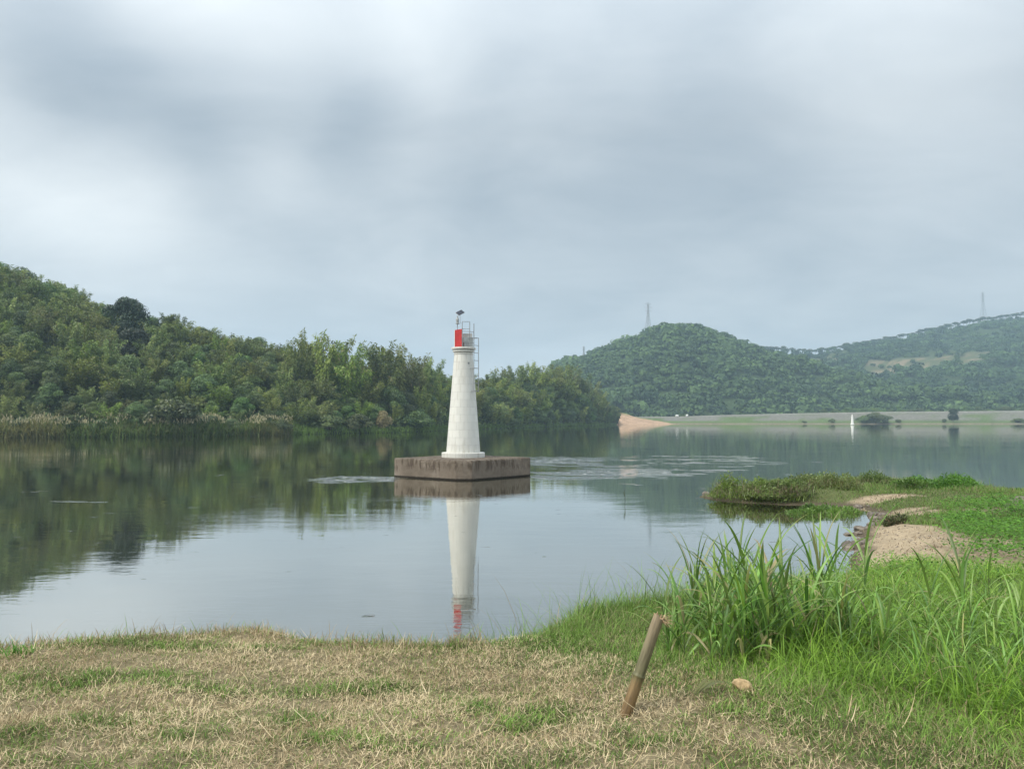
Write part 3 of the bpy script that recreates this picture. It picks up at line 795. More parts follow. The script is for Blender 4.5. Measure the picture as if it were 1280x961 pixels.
rad1 = np.clip(4.3 * np.exp(rng.normal(size=len(q1)) * .34), 2.4, 8.5); rad2 = np.clip(4.3 * np.exp(rng.normal(size=len(q2)) * .34), 2.4, 8.5)
tn1 = .42 + .45 * (fbm(q1[:, 0] * .02, q1[:, 1] * .02, 3) - .5) * 1.7 + .18 * rng.normal(size=len(q1))
tn2 = .38 + .45 * (fbm(q2[:, 0] * .02 + 7, q2[:, 1] * .02, 3) - .5) * 1.7 + .16 * rng.normal(size=len(q2))
V, F, C = cat_meshes([forest(q1, rad1, rad1 * .55, tn1, (.022, .046, .018), (.150, .215, .065)), forest(q2, rad2, rad2 * .55, tn2, (.018, .044, .018), (.14, .21, .065))])
tag(obj('far_forest', mesh_np('far_forest', V, F, C), M_FAR), 'hazy forest covering the hills beyond the embankment', 'forest', kind='stuff')
# ridge trees: bare stems, crown above
def ridge_proto(seed):
    r_ = np.random.default_rng(seed); V0, t0 = crown_tri(seed + 50, 150)
    V = V0 * np.array((5.2, 5.2, 4.6)) + (0, 0, 8.8); F = np.arange(len(V)).reshape(-1, 3)
    uu = np.linspace(0, 1, 4)[:, None]
    paths = [np.array((0, 0, -1.)) * (1 - uu) + np.array((.3, 0, 9.5)) * uu] + [np.array((.1, 0, 4.5)) * (1 - uu) + np.array((2.2 * math.cos(a), 2.2 * math.sin(a), 9)) * uu for a in (0, 2, 4)]
    tv, tf = np_tubes(np.array(paths), np.array([.24 - .1 * uu[:, 0]] + [.13 - .06 * uu[:, 0]] * 3), 5)
    return mesh_np('trunk', tv, tf), mesh_np('crown', V, F, lerp_col((.025, .045, .02), (.085, .12, .045), np.repeat(t0, 3)))
RP = [ridge_proto(i) for i in range(4)]
for i, px in enumerate(list(np.arange(1012, 1288, 4.4))):
    q = hp2(px + rr_.uniform(-2, 2), rr_.uniform(.985, 1.0)); s = rr_.uniform(.55, .82)
    plant('ridge_tree', RP[i % 4], q, (s * 1.5, s * 1.5, s), rr_.random() * 6, 'slender tree in the long row along the crest of the far ridge', 'tree', 'trees along the far ridge crest', mats=(M_BARK, M_TREE))
for i, px in enumerate(list(np.arange(916, 1008, 6.4))):
    q = hp2(px + rr_.uniform(-2, 2), rr_.uniform(.97, 1.0)); s = rr_.uniform(.75, 1.1)
    plant('ridge_tree', RP[i % 4], q, s, rr_.random() * 6, 'thin stemmed tree on the saddle between the rounded hill and the ridge', 'tree', 'trees on the saddle', mats=(M_BARK, M_TREE))
# trees just behind the embankment
for i in range(95):
    px = 850 + 470 * (i + rr_.random()) / 95; d = rr_.uniform(490, 535)
    H = rr_.uniform(4.5, 8.5) * np.interp(px, [850, 1000, 1090, 1130, 1180, 1240, 1300], [.55, .75, 1.35, 1.3, 1.0, 1.5, 1.5])
    x = (px - 640) / FPX * d
    broad((x, d, rr_.uniform(.1, 1.5)), H, 'leafy tree in the line behind the stone faced embankment', 'trees behind the embankment', rr_.uniform(.9, 1.3))

# ------------------------------------------------------------------ pylons
def pylon(px, base_q, H, label):
    e = empty('pylon', base_q, rr_.uniform(.2, .6)); wb, wt = H * .085, H * .018
    def wid(z): return wb + (wt - wb) * min(1, z / (H * .72)) if z < H * .72 else wt
    for sx_, sy_ in ((1, 1), (1, -1), (-1, 1), (-1, -1)):
        bm = bmesh.new(); add_tube(bm, [(sx_ * wid(z), sy_ * wid(z), z) for z in (-1.5, H * .35, H * .72, H)], .16, 4); bm_obj('leg', bm, M_PYLON, e)
    zs = [H * k for k in (0, .14, .27, .38, .48, .57, .65, .72, .8, .88, .95)]
    for a, b in zip(zs, zs[1:]):
        bm = bmesh.new()
        for f in range(4):
            c0 = [(1, 1), (-1, 1), (-1, -1), (1, -1)][f]; c1 = [(-1, 1), (-1, -1), (1, -1), (1, 1)][f]
            add_tube(bm, [(c0[0] * wid(a), c0[1] * wid(a), a), (c1[0] * wid(b), c1[1] * wid(b), b)], .09, 4)
            add_tube(bm, [(c1[0] * wid(a), c1[1] * wid(a), a), (c0[0] * wid(b), c0[1] * wid(b), b)], .09, 4)
        bm_obj('brace', bm, M_PYLON, e)
    for z, L in ((.76, .11), (.86, .14), (.96, .10)):
        bm = bmesh.new()
        for s in (-1, 1):
            add_tube(bm, [(s * wt, 0, H * z + .7), (s * H * L, 0, H * z)], .11, 4); add_tube(bm, [(s * wt, 0, H * z - .8), (s * H * L, 0, H * z)], .11, 4)
        bm_obj('cross_arm', bm, M_PYLON, e)
    tag(e, label, 'pylon')
q = hp1(811, 1.0); pylon(811, q, P(811, 378, q[1])[2] - q[2], 'tall steel lattice pylon on top of the rounded wooded hill')
q = hp2(1232, 1.0); pylon(1232, q, P(1232, 365, q[1])[2] - q[2], 'steel lattice pylon rising behind the tree row of the far ridge')
q = hp1(730, .98); pylon(730, q, P(730, 433, q[1])[2] - q[2], 'small faint pylon on the left shoulder of the rounded hill')

# ------------------------------------------------------------------ far shore things
M_WHITE = solid('white_paint', (.72, .71, .67), .55, var=.06, scale=5)
bq = on_z(1069, 530.6, .35)
e = empty('beacon_tower', (bq[0], bq[1] + 3, .45)); e.scale = (.85, .85, .74)
bm = bmesh.new(); add_lathe(bm, [(1.0, -.3), (1.0, .25), (.8, .3), (.74, .6), (.46, 4.9)], 20); bm_obj('tower', bm, M_WHITE, e, False)
bm = bmesh.new(); add_lathe(bm, [(.58, 4.9), (.6, 5.15), (.5, 5.2)], 20); bm_obj('gallery', bm, M_WHITE, e)
bm = bmesh.new(); add_lathe(bm, [(.3, 5.2), (.3, 6.0), (.08, 6.3)], 12); bm_obj('lantern', bm, M_WHITE, e)
tag(e, 'small white beacon tower on the far shore beside a rounded bush', 'beacon')
for (px, H, wd, lab) in ((1080, 4.2, 1.5, 'rounded bush on the far shore next to the small white beacon'), (1094, 5.8, 1.5, 'tallest bush of the mound beside the small white beacon'), (1105, 4.4, 1.4, 'bush at the end of the mound beside the small white beacon'),
                         (1040, 2.6, 1.0, 'small bush on the embankment berm before the white beacon'), (1122, 2.2, 1.3, 'low bush on the berm past the rounded bushes'), (1005, 1.6, 1.5, 'tiny low bush on the berm far from the white beacon'), (1272, 2.8, 1.8, 'spreading low bush at the water edge past the lone round tree'), (1180, 2.4, .9, 'small bush at the foot of the lone round tree')):
    d = 453.; shrub(((px - 640) / FPX * d, d, .3), H, wd, lab)
d = 455.; broad(((1191 - 640) / FPX * d, d, .3), 9.2, 'lone round tree standing on the grassy berm of the embankment', None, .74, DARK)
# small white shelters at the far end of the embankment
for (px, wv_, hv) in ((846.5, 1.5, .6), (859, 1.0, .7)):
    d = 476.; x = (px - 640) / FPX * d; zt = float(np.interp(px, lv_px, topz))
    e = empty('shelter', (x, d + 1, zt - .1), .2)
    bm = bmesh.new(); add_box(bm, (0, 0, hv * .5), (wv_, 1.5, hv), bevel=.05); bm_obj('wall', bm, M_WHITE, e)
    bm = bmesh.new()
    a = [bm.verts.new(v) for v in ((-wv_ * .58, -.9, hv), (wv_ * .58, -.9, hv), (wv_ * .58, .9, hv), (-wv_ * .58, .9, hv), (-wv_ * .5, 0, hv + .55), (wv_ * .5, 0, hv + .55))]
    for f in ((0, 1, 5, 4), (2, 3, 4, 5), (1, 2, 5), (3, 0, 4), (3, 2, 1, 0)): bm.faces.new([a[i] for i in f])
    bm_obj('roof', bm, M_WHITE, e); tag(e, 'tiny white shelter on the far end of the embankment', 'shelter', 'white shelters on the embankment')

# ------------------------------------------------------------------ concrete pier and lighthouse
m, t, out = new_mat('stained_concrete')
co = t.node('ShaderNodeTexCoord').outputs['Object']; geo = t.node('ShaderNodeNewGeometry'); sp = t.node('ShaderNodeSeparateXYZ', i_0=co)
n1_ = t.noise(co, 1.1, 7, .65); n2_ = t.noise(t.vmath('MULTIPLY', co, (3.0, 3.0, .7)), 1.6, 6, .65); n3_ = t.noise(co, 14, 5, .7)
c = t.ramp(n1_, [(.3, (.160, .128, .098)), (.55, (.235, .192, .150)), (.75, (.31, .265, .215))])
drip = t.math('MULTIPLY', t.mapr(n2_, .46, .58), t.mapr(t.math('ADD', sp.outputs[2], t.math('MULTIPLY', n1_, .7)), .62, 1.0))
c = t.mix(t.math('MULTIPLY', drip, .7), c, (.070, .048, .034, 1))
c = t.mix(t.mapr(n3_, .62, .72, 0, .5), c, (.30, .24, .18, 1))
c = t.mix(t.mapr(t.math('ADD', sp.outputs[2], t.math('MULTIPLY', n3_, .10)), .16, .10), c, (.028, .022, .016, 1))
p = t.node('ShaderNodeBsdfPrincipled', i_Roughness=.9, i_Base_Color=c); p.inputs['Specular IOR Level'].default_value = .2
b = t.node('ShaderNodeBump', i_Strength=1.0, i_Distance=.11, i_Height=t.math('ADD', n3_, t.math('MULTIPLY', n2_, 1.2))); t.l.new(b.outputs[0], p.inputs['Normal'])
t.l.new(p.outputs[0], out.inputs[0]); M_CONC = m
PZ = .97
poly = [(-6.12, 40.35), (-6.0, 40.2), (-2.75, 37.92), (-2.45, 37.85), (-1.95, 37.9), (.86, 40.8), (.97, 41.0), (.85, 41.2), (-2.5, 44.5), (-2.8, 44.55), (-6.0, 40.55)]
bm = bmesh.new(); cen = Vector((AX[0], AX[1]))
loops = []
pts2 = []
for (a, b_) in zip(poly, poly[1:] + poly[:1]):
    L = math.dist(a, b_); n = max(1, int(L / .14))
    for k in range(n): pts2.append((a[0] + (b_[0] - a[0]) * k / n, a[1] + (b_[1] - a[1]) * k / n))
rz_ = random.Random(2)
for li, z in enumerate((-1.0, 0.0, .12, .35, .6, .8, PZ - .07, PZ - .015, PZ)):
    ring = []
    for k, (x, y) in enumerate(pts2):
        d = Vector((x, y)) - cen; dn = d.normalized()
        chip = float(fbm(x * 2.2 + 3, y * 2.2 + z * 2, 3)) - .5
        ins = -.05 * chip + (.02 + .35 * max(0, chip)) * (li == 7) + (.06 + .5 * max(0, chip)) * (li == 8) + (.16 * max(0, chip)) * (li == 6)
        ring.append(bm.verts.new((x - dn.x * ins, y - dn.y * ins, z + (chip * .03 if li == 8 else 0))))
    loops.append(ring)
for a, b_ in zip(loops, loops[1:]):
    for k in range(len(a)): bm.faces.new((a[k], a[(k + 1) % len(a)], b_[(k + 1) % len(a)], b_[k]))
cv = bm.verts.new((AX[0], AX[1], PZ))
for k in range(len(loops[-1])): bm.faces.new((loops[-1][k], loops[-1][(k + 1) % len(pts2)], cv))
pier = bm_obj('concrete_pier', bm, M_CONC, None)
tag(pier, 'brown stained concrete pier in the river carrying the white lighthouse', 'pier')

# white masonry
m, t, out = new_mat('whitewashed_block')
co = t.node('ShaderNodeTexCoord').outputs['Object']; gp = t.node('ShaderNodeNewGeometry').outputs['Position']; oi = t.node('ShaderNodeObjectInfo').outputs['Random']
n1_ = t.noise(t.vmath('MULTIPLY', gp, (3, 3, .6)), 1.5, 6, .6); n2_ = t.noise(gp, 9, 5, .6)
c = t.mix(t.mapr(n1_, .5, .75, 0, .45), (.66, .65, .60, 1), (.55, .53, .46, 1))
c = t.mix(t.mapr(n2_, .62, .75, 0, .35), c, (.45, .43, .37, 1))
st_ = t.noise(t.vmath('MULTIPLY', gp, (9, 9, .35)), 1.0, 5, .65); gz = t.node('ShaderNodeSeparateXYZ', i_0=gp).outputs[2]
c = t.mix(t.math('MULTIPLY', t.mapr(st_, .54, .68, 0, .55), t.mapr(gz, 3.6, 6.6)), c, (.30, .25, .18, 1))
c = t.mix(t.math('MULTIPLY', t.mapr(st_, .5, .66, 0, .4), t.mapr(gz, 2.0, 1.2)), c, (.33, .30, .22, 1))
k = t.math('ADD', .95, t.math('MULTIPLY', oi, .08)); c = t.vmath('MULTIPLY', c, t.node('ShaderNodeCombineXYZ', i_0=k, i_1=k, i_2=k).outputs[0])
p = t.node('ShaderNodeBsdfPrincipled', i_Roughness=.6, i_Base_Color=c)
b = t.node('ShaderNodeBump', i_Strength=1.0, i_Distance=.006, i_Height=n2_); t.l.new(b.outputs[0], p.inputs['Normal'])
t.l.new(p.outputs[0], out.inputs[0]); M_BLOCK = m
M_JOINT = solid('mortar', (.50, .49, .45), .9, var=.2, scale=10)
M_RED = solid('red_enamel', (.40, .022, .020), .5, var=.12, scale=6)
M_GREYW = solid('weathered_white_board', (.50, .52, .50), .6, var=.15, scale=5)
M_SOLAR = solid('solar_cell', (.012, .016, .03), .2, var=.3, scale=20, spec=.6)
M_LAMP = solid('lamp_housing', (.33, .34, .34), .4, var=.15, scale=20)
LH = empty('lighthouse', (AX[0], AX[1], PZ))
Z0, Z1 = .0, 5.84                                   # gallery floor above the pier
plinth_h = .25
bm = bmesh.new(); add_lathe(bm, [(1.14, -.05), (1.15, .0), (1.15, plinth_h - .02), (1.13, plinth_h), (.5, plinth_h)], 48); bm_obj('plinth', bm, M_BLOCK, LH)
tz0, tz1, r0_, r1_ = plinth_h, 5.46, .905, .50
def rad_at(z): return r0_ + (r1_ - r0_) * (z - tz0) / (tz1 - tz0)
bm = bmesh.new(); add_lathe(bm, [(r0_ - .022, tz0 - .03), (r1_ - .022, tz1 + .02)], 48); tower = bm_obj('tower', bm, M_JOINT, LH, False)
nc_, nb = 13, 12; ch = (tz1 - tz0) / nc_; g = .009
for ci in range(nc_):
    za, zb = tz0 + ci * ch + g / 2, tz0 + (ci + 1) * ch - g / 2
    bm = bmesh.new(); half = math.pi / nb; segs = 4
    grid = {}
    for iz, z in enumerate((za, zb)):
        ga = g / 2 / rad_at(z)
        for k in range(segs + 1):
            a = -half + ga + (2 * half - 2 * ga) * k / segs
            for ir, dr in enumerate((-.03, 0)):
                rr = rad_at(z) + dr; grid[iz, k, ir] = bm.verts.new((rr * math.cos(a), rr * math.sin(a), z))
    for k in range(segs):
        bm.faces.new((grid[0, k, 1], grid[0, k + 1, 1], grid[1, k + 1, 1], grid[1, k, 1]))
        bm.faces.new((grid[1, k, 1], grid[1, k + 1, 1], grid[1, k + 1, 0], grid[1, k, 0])); bm.faces.new((grid[0, k, 0], grid[0, k + 1, 0], grid[0, k + 1, 1], grid[0, k, 1]))
    bm.faces.new((grid[0, 0, 0], grid[0, 0, 1], grid[1, 0, 1], grid[1, 0, 0])); bm.faces.new((grid[0, segs, 1], grid[0, segs, 0], grid[1, segs, 0], grid[1, segs, 1]))
    me = bpy.data.meshes.new('block'); bm.normal_update(); bm.to_mesh(me); bm.free(); me.materials.append(M_BLOCK)
    for k in range(nb):
        o = obj('block', me, None, tower); o.rotation_euler = (0, 0, 2 * half * (k + .5 * (ci % 2)) + .1)
# stepped cornice
for (ra, rb, za, zb) in ((.515, .53, 5.465, 5.555), (.58, .595, 5.60, 5.685), (.65, .665, 5.735, Z1)):
    bm = bmesh.new(); add_lathe(bm, [(ra - .1, za), (ra, za + .008), (rb, zb - .02), (rb - .012, zb), (.2, zb)], 48); bm_obj('cornice', bm, M_BLOCK, LH)
bm = bmesh.new(); add_lathe(bm, [(.44, 5.45), (.44, 5.75)], 40); bm_obj('cornice_core', bm, M_JOINT, LH)
# red daymark board: right edge towards the viewer
rot = Matrix.Rotation(R(-38), 3, 'Z')
def board(name, a, b_, z0, z1, mat, th=.02):
    a = Vector(a); b_ = Vector(b_); d = b_ - a; L = d.length; ang = math.atan2(d.y, d.x); c = (a + b_) / 2
    bm = bmesh.new(); add_box(bm, (c.x, c.y, (z0 + z1) / 2), (L, th, z1 - z0), Matrix.Rotation(ang, 3, 'Z'), .004); return bm_obj(name, bm, mat, LH)
A_, B_, C_ = (-.47, .12), (-.065, -.40), (.50, .10)
board('daymark_board', A_, B_, Z1 + .03, Z1 + .97, M_RED).__setitem__('label', 'red painted board on the gallery')
bm = bmesh.new(); dv = Vector((A_[0] - B_[0], A_[1] - B_[1])).normalized()
add_box(bm, (A_[0] + dv.x * .024, A_[1] + dv.y * .024, Z1 + .48), (.04, .05, .97), Matrix.Rotation(math.atan2(dv.y, dv.x), 3, 'Z')); bm_obj('board_edge', bm, M_WHITE, LH)
board('side_board', (.02, -.28), C_, Z1 + .02, Z1 + .55, M_GREYW); board('rear_board', (-.36, .24), (.46, .22), Z1 + .02, Z1 + .80, M_GREYW)
def rail(name, pts, r=.017, parent=LH, mat=M_STEEL):
    bm = bmesh.new(); add_tube(bm, pts, r, 6); return bm_obj(name, bm, mat, parent)
# ladder like railing frame on the corner
fx0, fx1, fy0, fy1 = -.045, .345, -.44, -.36
for (x, y, zt) in ((fx0, fy0, 1.36), (fx1, fy1, 1.36)):
    rail('railing_post', [(x, y, Z1 - .02), (x, y, Z1 + zt)], .021)
for z in (1.36, .97, .84, .66, .46, .26):
    rail('railing_bar', [(fx0, fy0, Z1 + z), (fx1, fy1, Z1 + z)], .016)
rail('railing_post', [(.555, -.05, Z1 - .02), (.555, -.05, Z1 + 1.30)], .024)
for z in (.84, .52, .25): rail('railing_bar', [(fx1, fy1, Z1 + z), (.555, -.05, Z1 + z)], .015)
rail('railing_bar', [(.555, -.05, Z1 + .52), (.44, .36, Z1 + .52), (-.10, .55, Z1 + .52), (-.50, .16, Z1 + .52)], .015)
bm = bmesh.new(); add_box(bm, (.13, -.20, Z1 + .16), (.26, .2, .30), Matrix.Rotation(.5, 3, 'Z'), .02); bm_obj('battery_box', bm, M_LAMP, LH)
# ladder on the tower side
th_ = R(-35); lc = Vector((.86 * math.cos(th_), .86 * math.sin(th_))); tg_ = Vector((-math.sin(th_), math.cos(th_)))
lad = empty('ladder', (0, 0, 0)); lad.parent = LH
lz0, lz1 = 4.43 - PZ, 7.30 - PZ
for s in (-1, 1):
    q = lc + tg_ * s * .20
    bm = bmesh.new(); pts = [(q.x, q.y, lz0), (q.x, q.y, lz1)]
    if s == 1: pts.append((.57, q.y - .2, lz1 + .01))
    add_tube(bm, pts[:2], .02, 6); bm_obj('stile', bm, M_STEEL, lad)
nr = 8
for k in range(nr):
    z = lz0 + .05 + (lz1 - lz0 - .06) * k / (nr - 1)
    rail('rung', [(lc.x - tg_.x * .2, lc.y - tg_.y * .2, z), (lc.x + tg_.x * .2, lc.y + tg_.y * .2, z)], .016, lad)
for z in (lz0 + .05, lz0 + 1.25):
    for s in (-1, 1):
        q = lc + tg_ * s * .2; rr = rad_at(z) - .01; a = math.atan2(q.y, q.x)
        rail('bracket', [(q.x, q.y, z), (rr * math.cos(a), rr * math.sin(a), z)], .014, lad)
for s in (-1, 1):
    q = lc + tg_ * s * .2
    rail('bracket', [(q.x, q.y, lz1), (.555, -.05, lz1)], .016, lad)
# lamp and solar panel
rail('lamp_post', [(-.33, -.02, Z1 + .0), (-.33, -.02, Z1 + 1.30)], .022)
bm = bmesh.new(); add_lathe(bm, [(.10, 1.28), (.11, 1.31), (.06, 1.34), (.075, 1.40), (.085, 1.52), (.05, 1.60), (.02, 1.72)], 14, (-.33, -.02, Z1)); bm_obj('lamp', bm, M_LAMP, LH)
rail('panel_post', [(-.33, -.02, Z1 + 1.30), (-.185, -.02, Z1 + 1.31), (-.185, -.02, Z1 + 1.84)], .014)
pr_ = Euler((R(38), R(-28), R(25))).to_matrix()
bm = bmesh.new(); add_box(bm, (-.19, -.02, Z1 + 1.90), (.36, .30, .03), pr_, .004); sp_ = bm_obj('solar_panel', bm, M_SOLAR, LH)
bm = bmesh.new(); add_box(bm, (-.19, -.02, Z1 + 1.878), (.38, .32, .018), pr_, .003); bm_obj('panel_frame', bm, M_LAMP, sp_)
# small dark vent hole cover in the tower face
zz = 1.0 - .28; z = 4.98; rr = rad_at(z); a = math.atan2(-.42, .28)
bm = bmesh.new(); add_box(bm, (rr * math.cos(a), rr * math.sin(a), z), (.05, .09, .09), Matrix.Rotation(a, 3, 'Z'), .008); bm_obj('vent', bm, M_STEEL, LH)
tag(LH, 'white block built lighthouse with red board and ladder on a concrete pier', 'lighthouse')

# ------------------------------------------------------------------ stick in the water
q = on_z(781, 631, 0)
bm = bmesh.new(); add_tube(bm, [(0, 0, -.6), (.01, 0, .25), (-.01, 0, .52)], [.012, .011, .008], 6)
e = empty('stick', (q[0], q[1], 0)); bm_obj('pole', bm, solid('stick_wood', (.07, .09, .05), .8), e)
bm = bmesh.new(); add_tube(bm, [(0, 0, .3), (-.05, .02, .45)], .009, 5); bm_obj('twig', bm, MATS['stick_wood'], e)
tag(e, 'thin dark stick standing up out of the open water', 'stick')

# ------------------------------------------------------------------ bamboo stake
m, t, out = new_mat('old_bamboo')
co = t.node('ShaderNodeTexCoord').outputs['Object']; sp = t.node('ShaderNodeSeparateXYZ', i_0=co)
n1_ = t.noise(t.vmath('MULTIPLY', co, (60, 60, 6)), 1.0, 5, .6); n2_ = t.noise(co, 7, 4, .6)
zz = t.math('ADD', sp.outputs[2], t.math('MULTIPLY', t.math('SUBTRACT', n2_, .5), .16))
c = t.ramp(t.math('DIVIDE', zz, .66), [(.0, (.17, .105, .045)), (.24, (.22, .145, .065)), (.34, (.125, .12, .055)), (.45, (.15, .135, .07)), (.8, (.24, .19, .115)), (1, (.32, .24, .15))])
k = t.mapr(n1_, .25, .75, .65, 1.3); c = t.vmath('MULTIPLY', c, t.node('ShaderNodeCombineXYZ', i_0=k, i_1=k, i_2=k).outputs[0])
p = t.node('ShaderNodeBsdfPrincipled', i_Roughness=.55, i_Base_Color=c)
b = t.node('ShaderNodeBump', i_Strength=1.0, i_Distance=.0015, i_Height=n1_); t.l.new(b.outputs[0], p.inputs['Normal']); t.l.new(p.outputs[0], out.inputs[0]); M_STAKE = m
M_CUT = solid('split_bamboo', (.42, .29, .17), .8, var=.35, scale=40)
base = G(782, 893); topp = P(824, 769, base[1] + .06)
dv = Vector(topp - base); Ls = dv.length
stake = empty('bamboo_stake', base); stake.rotation_mode = 'QUATERNION'; stake.rotation_quaternion = Vector((0, 0, 1)).rotation_difference(dv.normalized())
bm = bmesh.new(); nseg = 20; rO, rI = .034, .025
prof = [(-.12, 1.0), (.0, 1.0), (.05, 1.0)] + [(Ls * u_, 1 - .06 * u_) for u_ in (.15, .25, .36, .375, .385, .395, .405, .42, .5, .6, .7, .8, .9, .96)]
def node_b(z): return .0055 * math.exp(-((z / Ls - .388) / .012) ** 2) + .003 * math.exp(-((z / Ls - .88) / .02) ** 2)
rings = []
rj = random.Random(9); jag = [rj.uniform(-.022, .02) for _ in range(nseg)]
for z, s in prof:
    rings.append([bm.verts.new(((rO * s + node_b(z)) * math.cos(6.2832 * k / nseg), (rO * s + node_b(z)) * math.sin(6.2832 * k / nseg), z)) for k in range(nseg)])
rings.append([bm.verts.new((rO * .94 * math.cos(6.2832 * k / nseg), rO * .94 * math.sin(6.2832 * k / nseg), Ls + jag[k])) for k in range(nseg)])
for a, b_ in zip(rings, rings[1:]):
    for k in range(nseg): bm.faces.new((a[k], a[(k + 1) % nseg], b_[(k + 1) % nseg], b_[k]))
bm_obj('culm', bm, M_STAKE, stake, True)
bm = bmesh.new()
o_ = [bm.verts.new((rO * .938 * math.cos(6.2832 * k / nseg), rO * .938 * math.sin(6.2832 * k / nseg), Ls + jag[k])) for k in range(nseg)]
i_ = [bm.verts.new((rI * math.cos(6.2832 * k / nseg), rI * math.sin(6.2832 * k / nseg), Ls + jag[k] * .8)) for k in range(nseg)]
l_ = [bm.verts.new((rI * .97 * math.cos(6.2832 * k / nseg), rI * .97 * math.sin(6.2832 * k / nseg), Ls - .14)) for k in range(nseg)]
for k in range(nseg):
    j = (k + 1) % nseg; bm.faces.new((o_[k], o_[j], i_[j], i_[k])); bm.faces.new((i_[k], i_[j], l_[j], l_[k]))
bm.faces.new(l_); bm_obj('split_rim', bm, M_CUT, stake)
bm = bmesh.new()
for k in range(26):
    a = rj.uniform(-.9, .9); z = Ls - rj.uniform(.0, .03); L = rj.uniform(.025, .07); el = rj.uniform(-.5, .7)
    p0 = Vector((rO * .9 * math.cos(a), rO * .9 * math.sin(a), z)); add_tube(bm, [p0, p0 + Vector((math.cos(a + rj.uniform(-.6, .6)) * L, math.sin(a) * L, el * L))], .0012, 3, False)
bm_obj('fibre_tuft', bm, M_CUT, stake)
tag(stake, 'leaning cut bamboo stake with a split hollow top stuck in the grass', 'stake')

# ------------------------------------------------------------------ stones
def stone(loc, size, mat, label, group=None, seed=0, flat=.6):
    bm = bmesh.new(); bmesh.ops.create_icosphere(bm, subdivisions=2, radius=1)
    r_ = random.Random(seed); pl = [(Vector((r_.gauss(0, 1), r_.gauss(0, 1), r_.gauss(0, 1))).normalized(), r_.uniform(.62, .9)) for _ in range(9)]
    for v in bm.verts:
        for nrm, dd in pl:
            k = v.co.dot(nrm)
            if k > dd: v.co -= nrm * (k - dd)
        v.co *= r_.uniform(.97, 1.03)
        v.co = Vector((v.co.x * size[0], v.co.y * size[1], v.co.z * size[2]))
    o = bm_obj('stone', bm, mat); o.location = tuple(float(x) for x in loc); o.rotation_euler = (r_.uniform(-.2, .2), r_.uniform(-.2, .2), r_.uniform(0, 6))
    return tag(o, label, 'stone', group)
q = G(928, 862); stone(q + (0, 0, .03), (.062, .045, .042), M_TAN, 'small tan stone lying in grass right of the bamboo stake', seed=3)
r3 = random.Random(31)
for i in range(16):
    px = r3.uniform(882, 925); q = on_z(px, 617 + (px - 882) * .10 + r3.uniform(-1, 3), .03); s = r3.uniform(.10, .26)
    stone((q[0], q[1], .02), (s * 1.3, s, s * .6), M_STONE, 'dark stone at the water edge of the spit tip', 'stones at the spit tip', 40 + i)
for i in range(22):
    k = r3.random(); a = np.array((7.25, 17.2)) * (1 - k) + np.array((11.6, 25.6)) * k
    a = np.array((np.interp(k, [0, .35, .6, .85, 1], [7.25, 8.7, 10.2, 11.5, 11.7]), np.interp(k, [0, .35, .6, .85, 1], [17.2, 20.3, 22.6, 24.9, 26.6])))
    a = a + (r3.uniform(0, .5), r3.uniform(-.2, .2)); s = r3.uniform(.06, .17)
    stone((a[0], a[1], max(.0, float(ground_z(a[0], a[1]))) + s * .15), (s * 1.2, s, s * .6), M_STONE, 'small dark stone on the sandy edge of the cove', 'stones along the sandy cove', 80 + i)
q = on_z(1276, 634, .5); stone((q[0], q[1], float(ground_z(q[0], q[1])) + .12), (.48, .4, .30), M_STONE, 'dark boulder among the green growth past the sandy patch', seed=200)

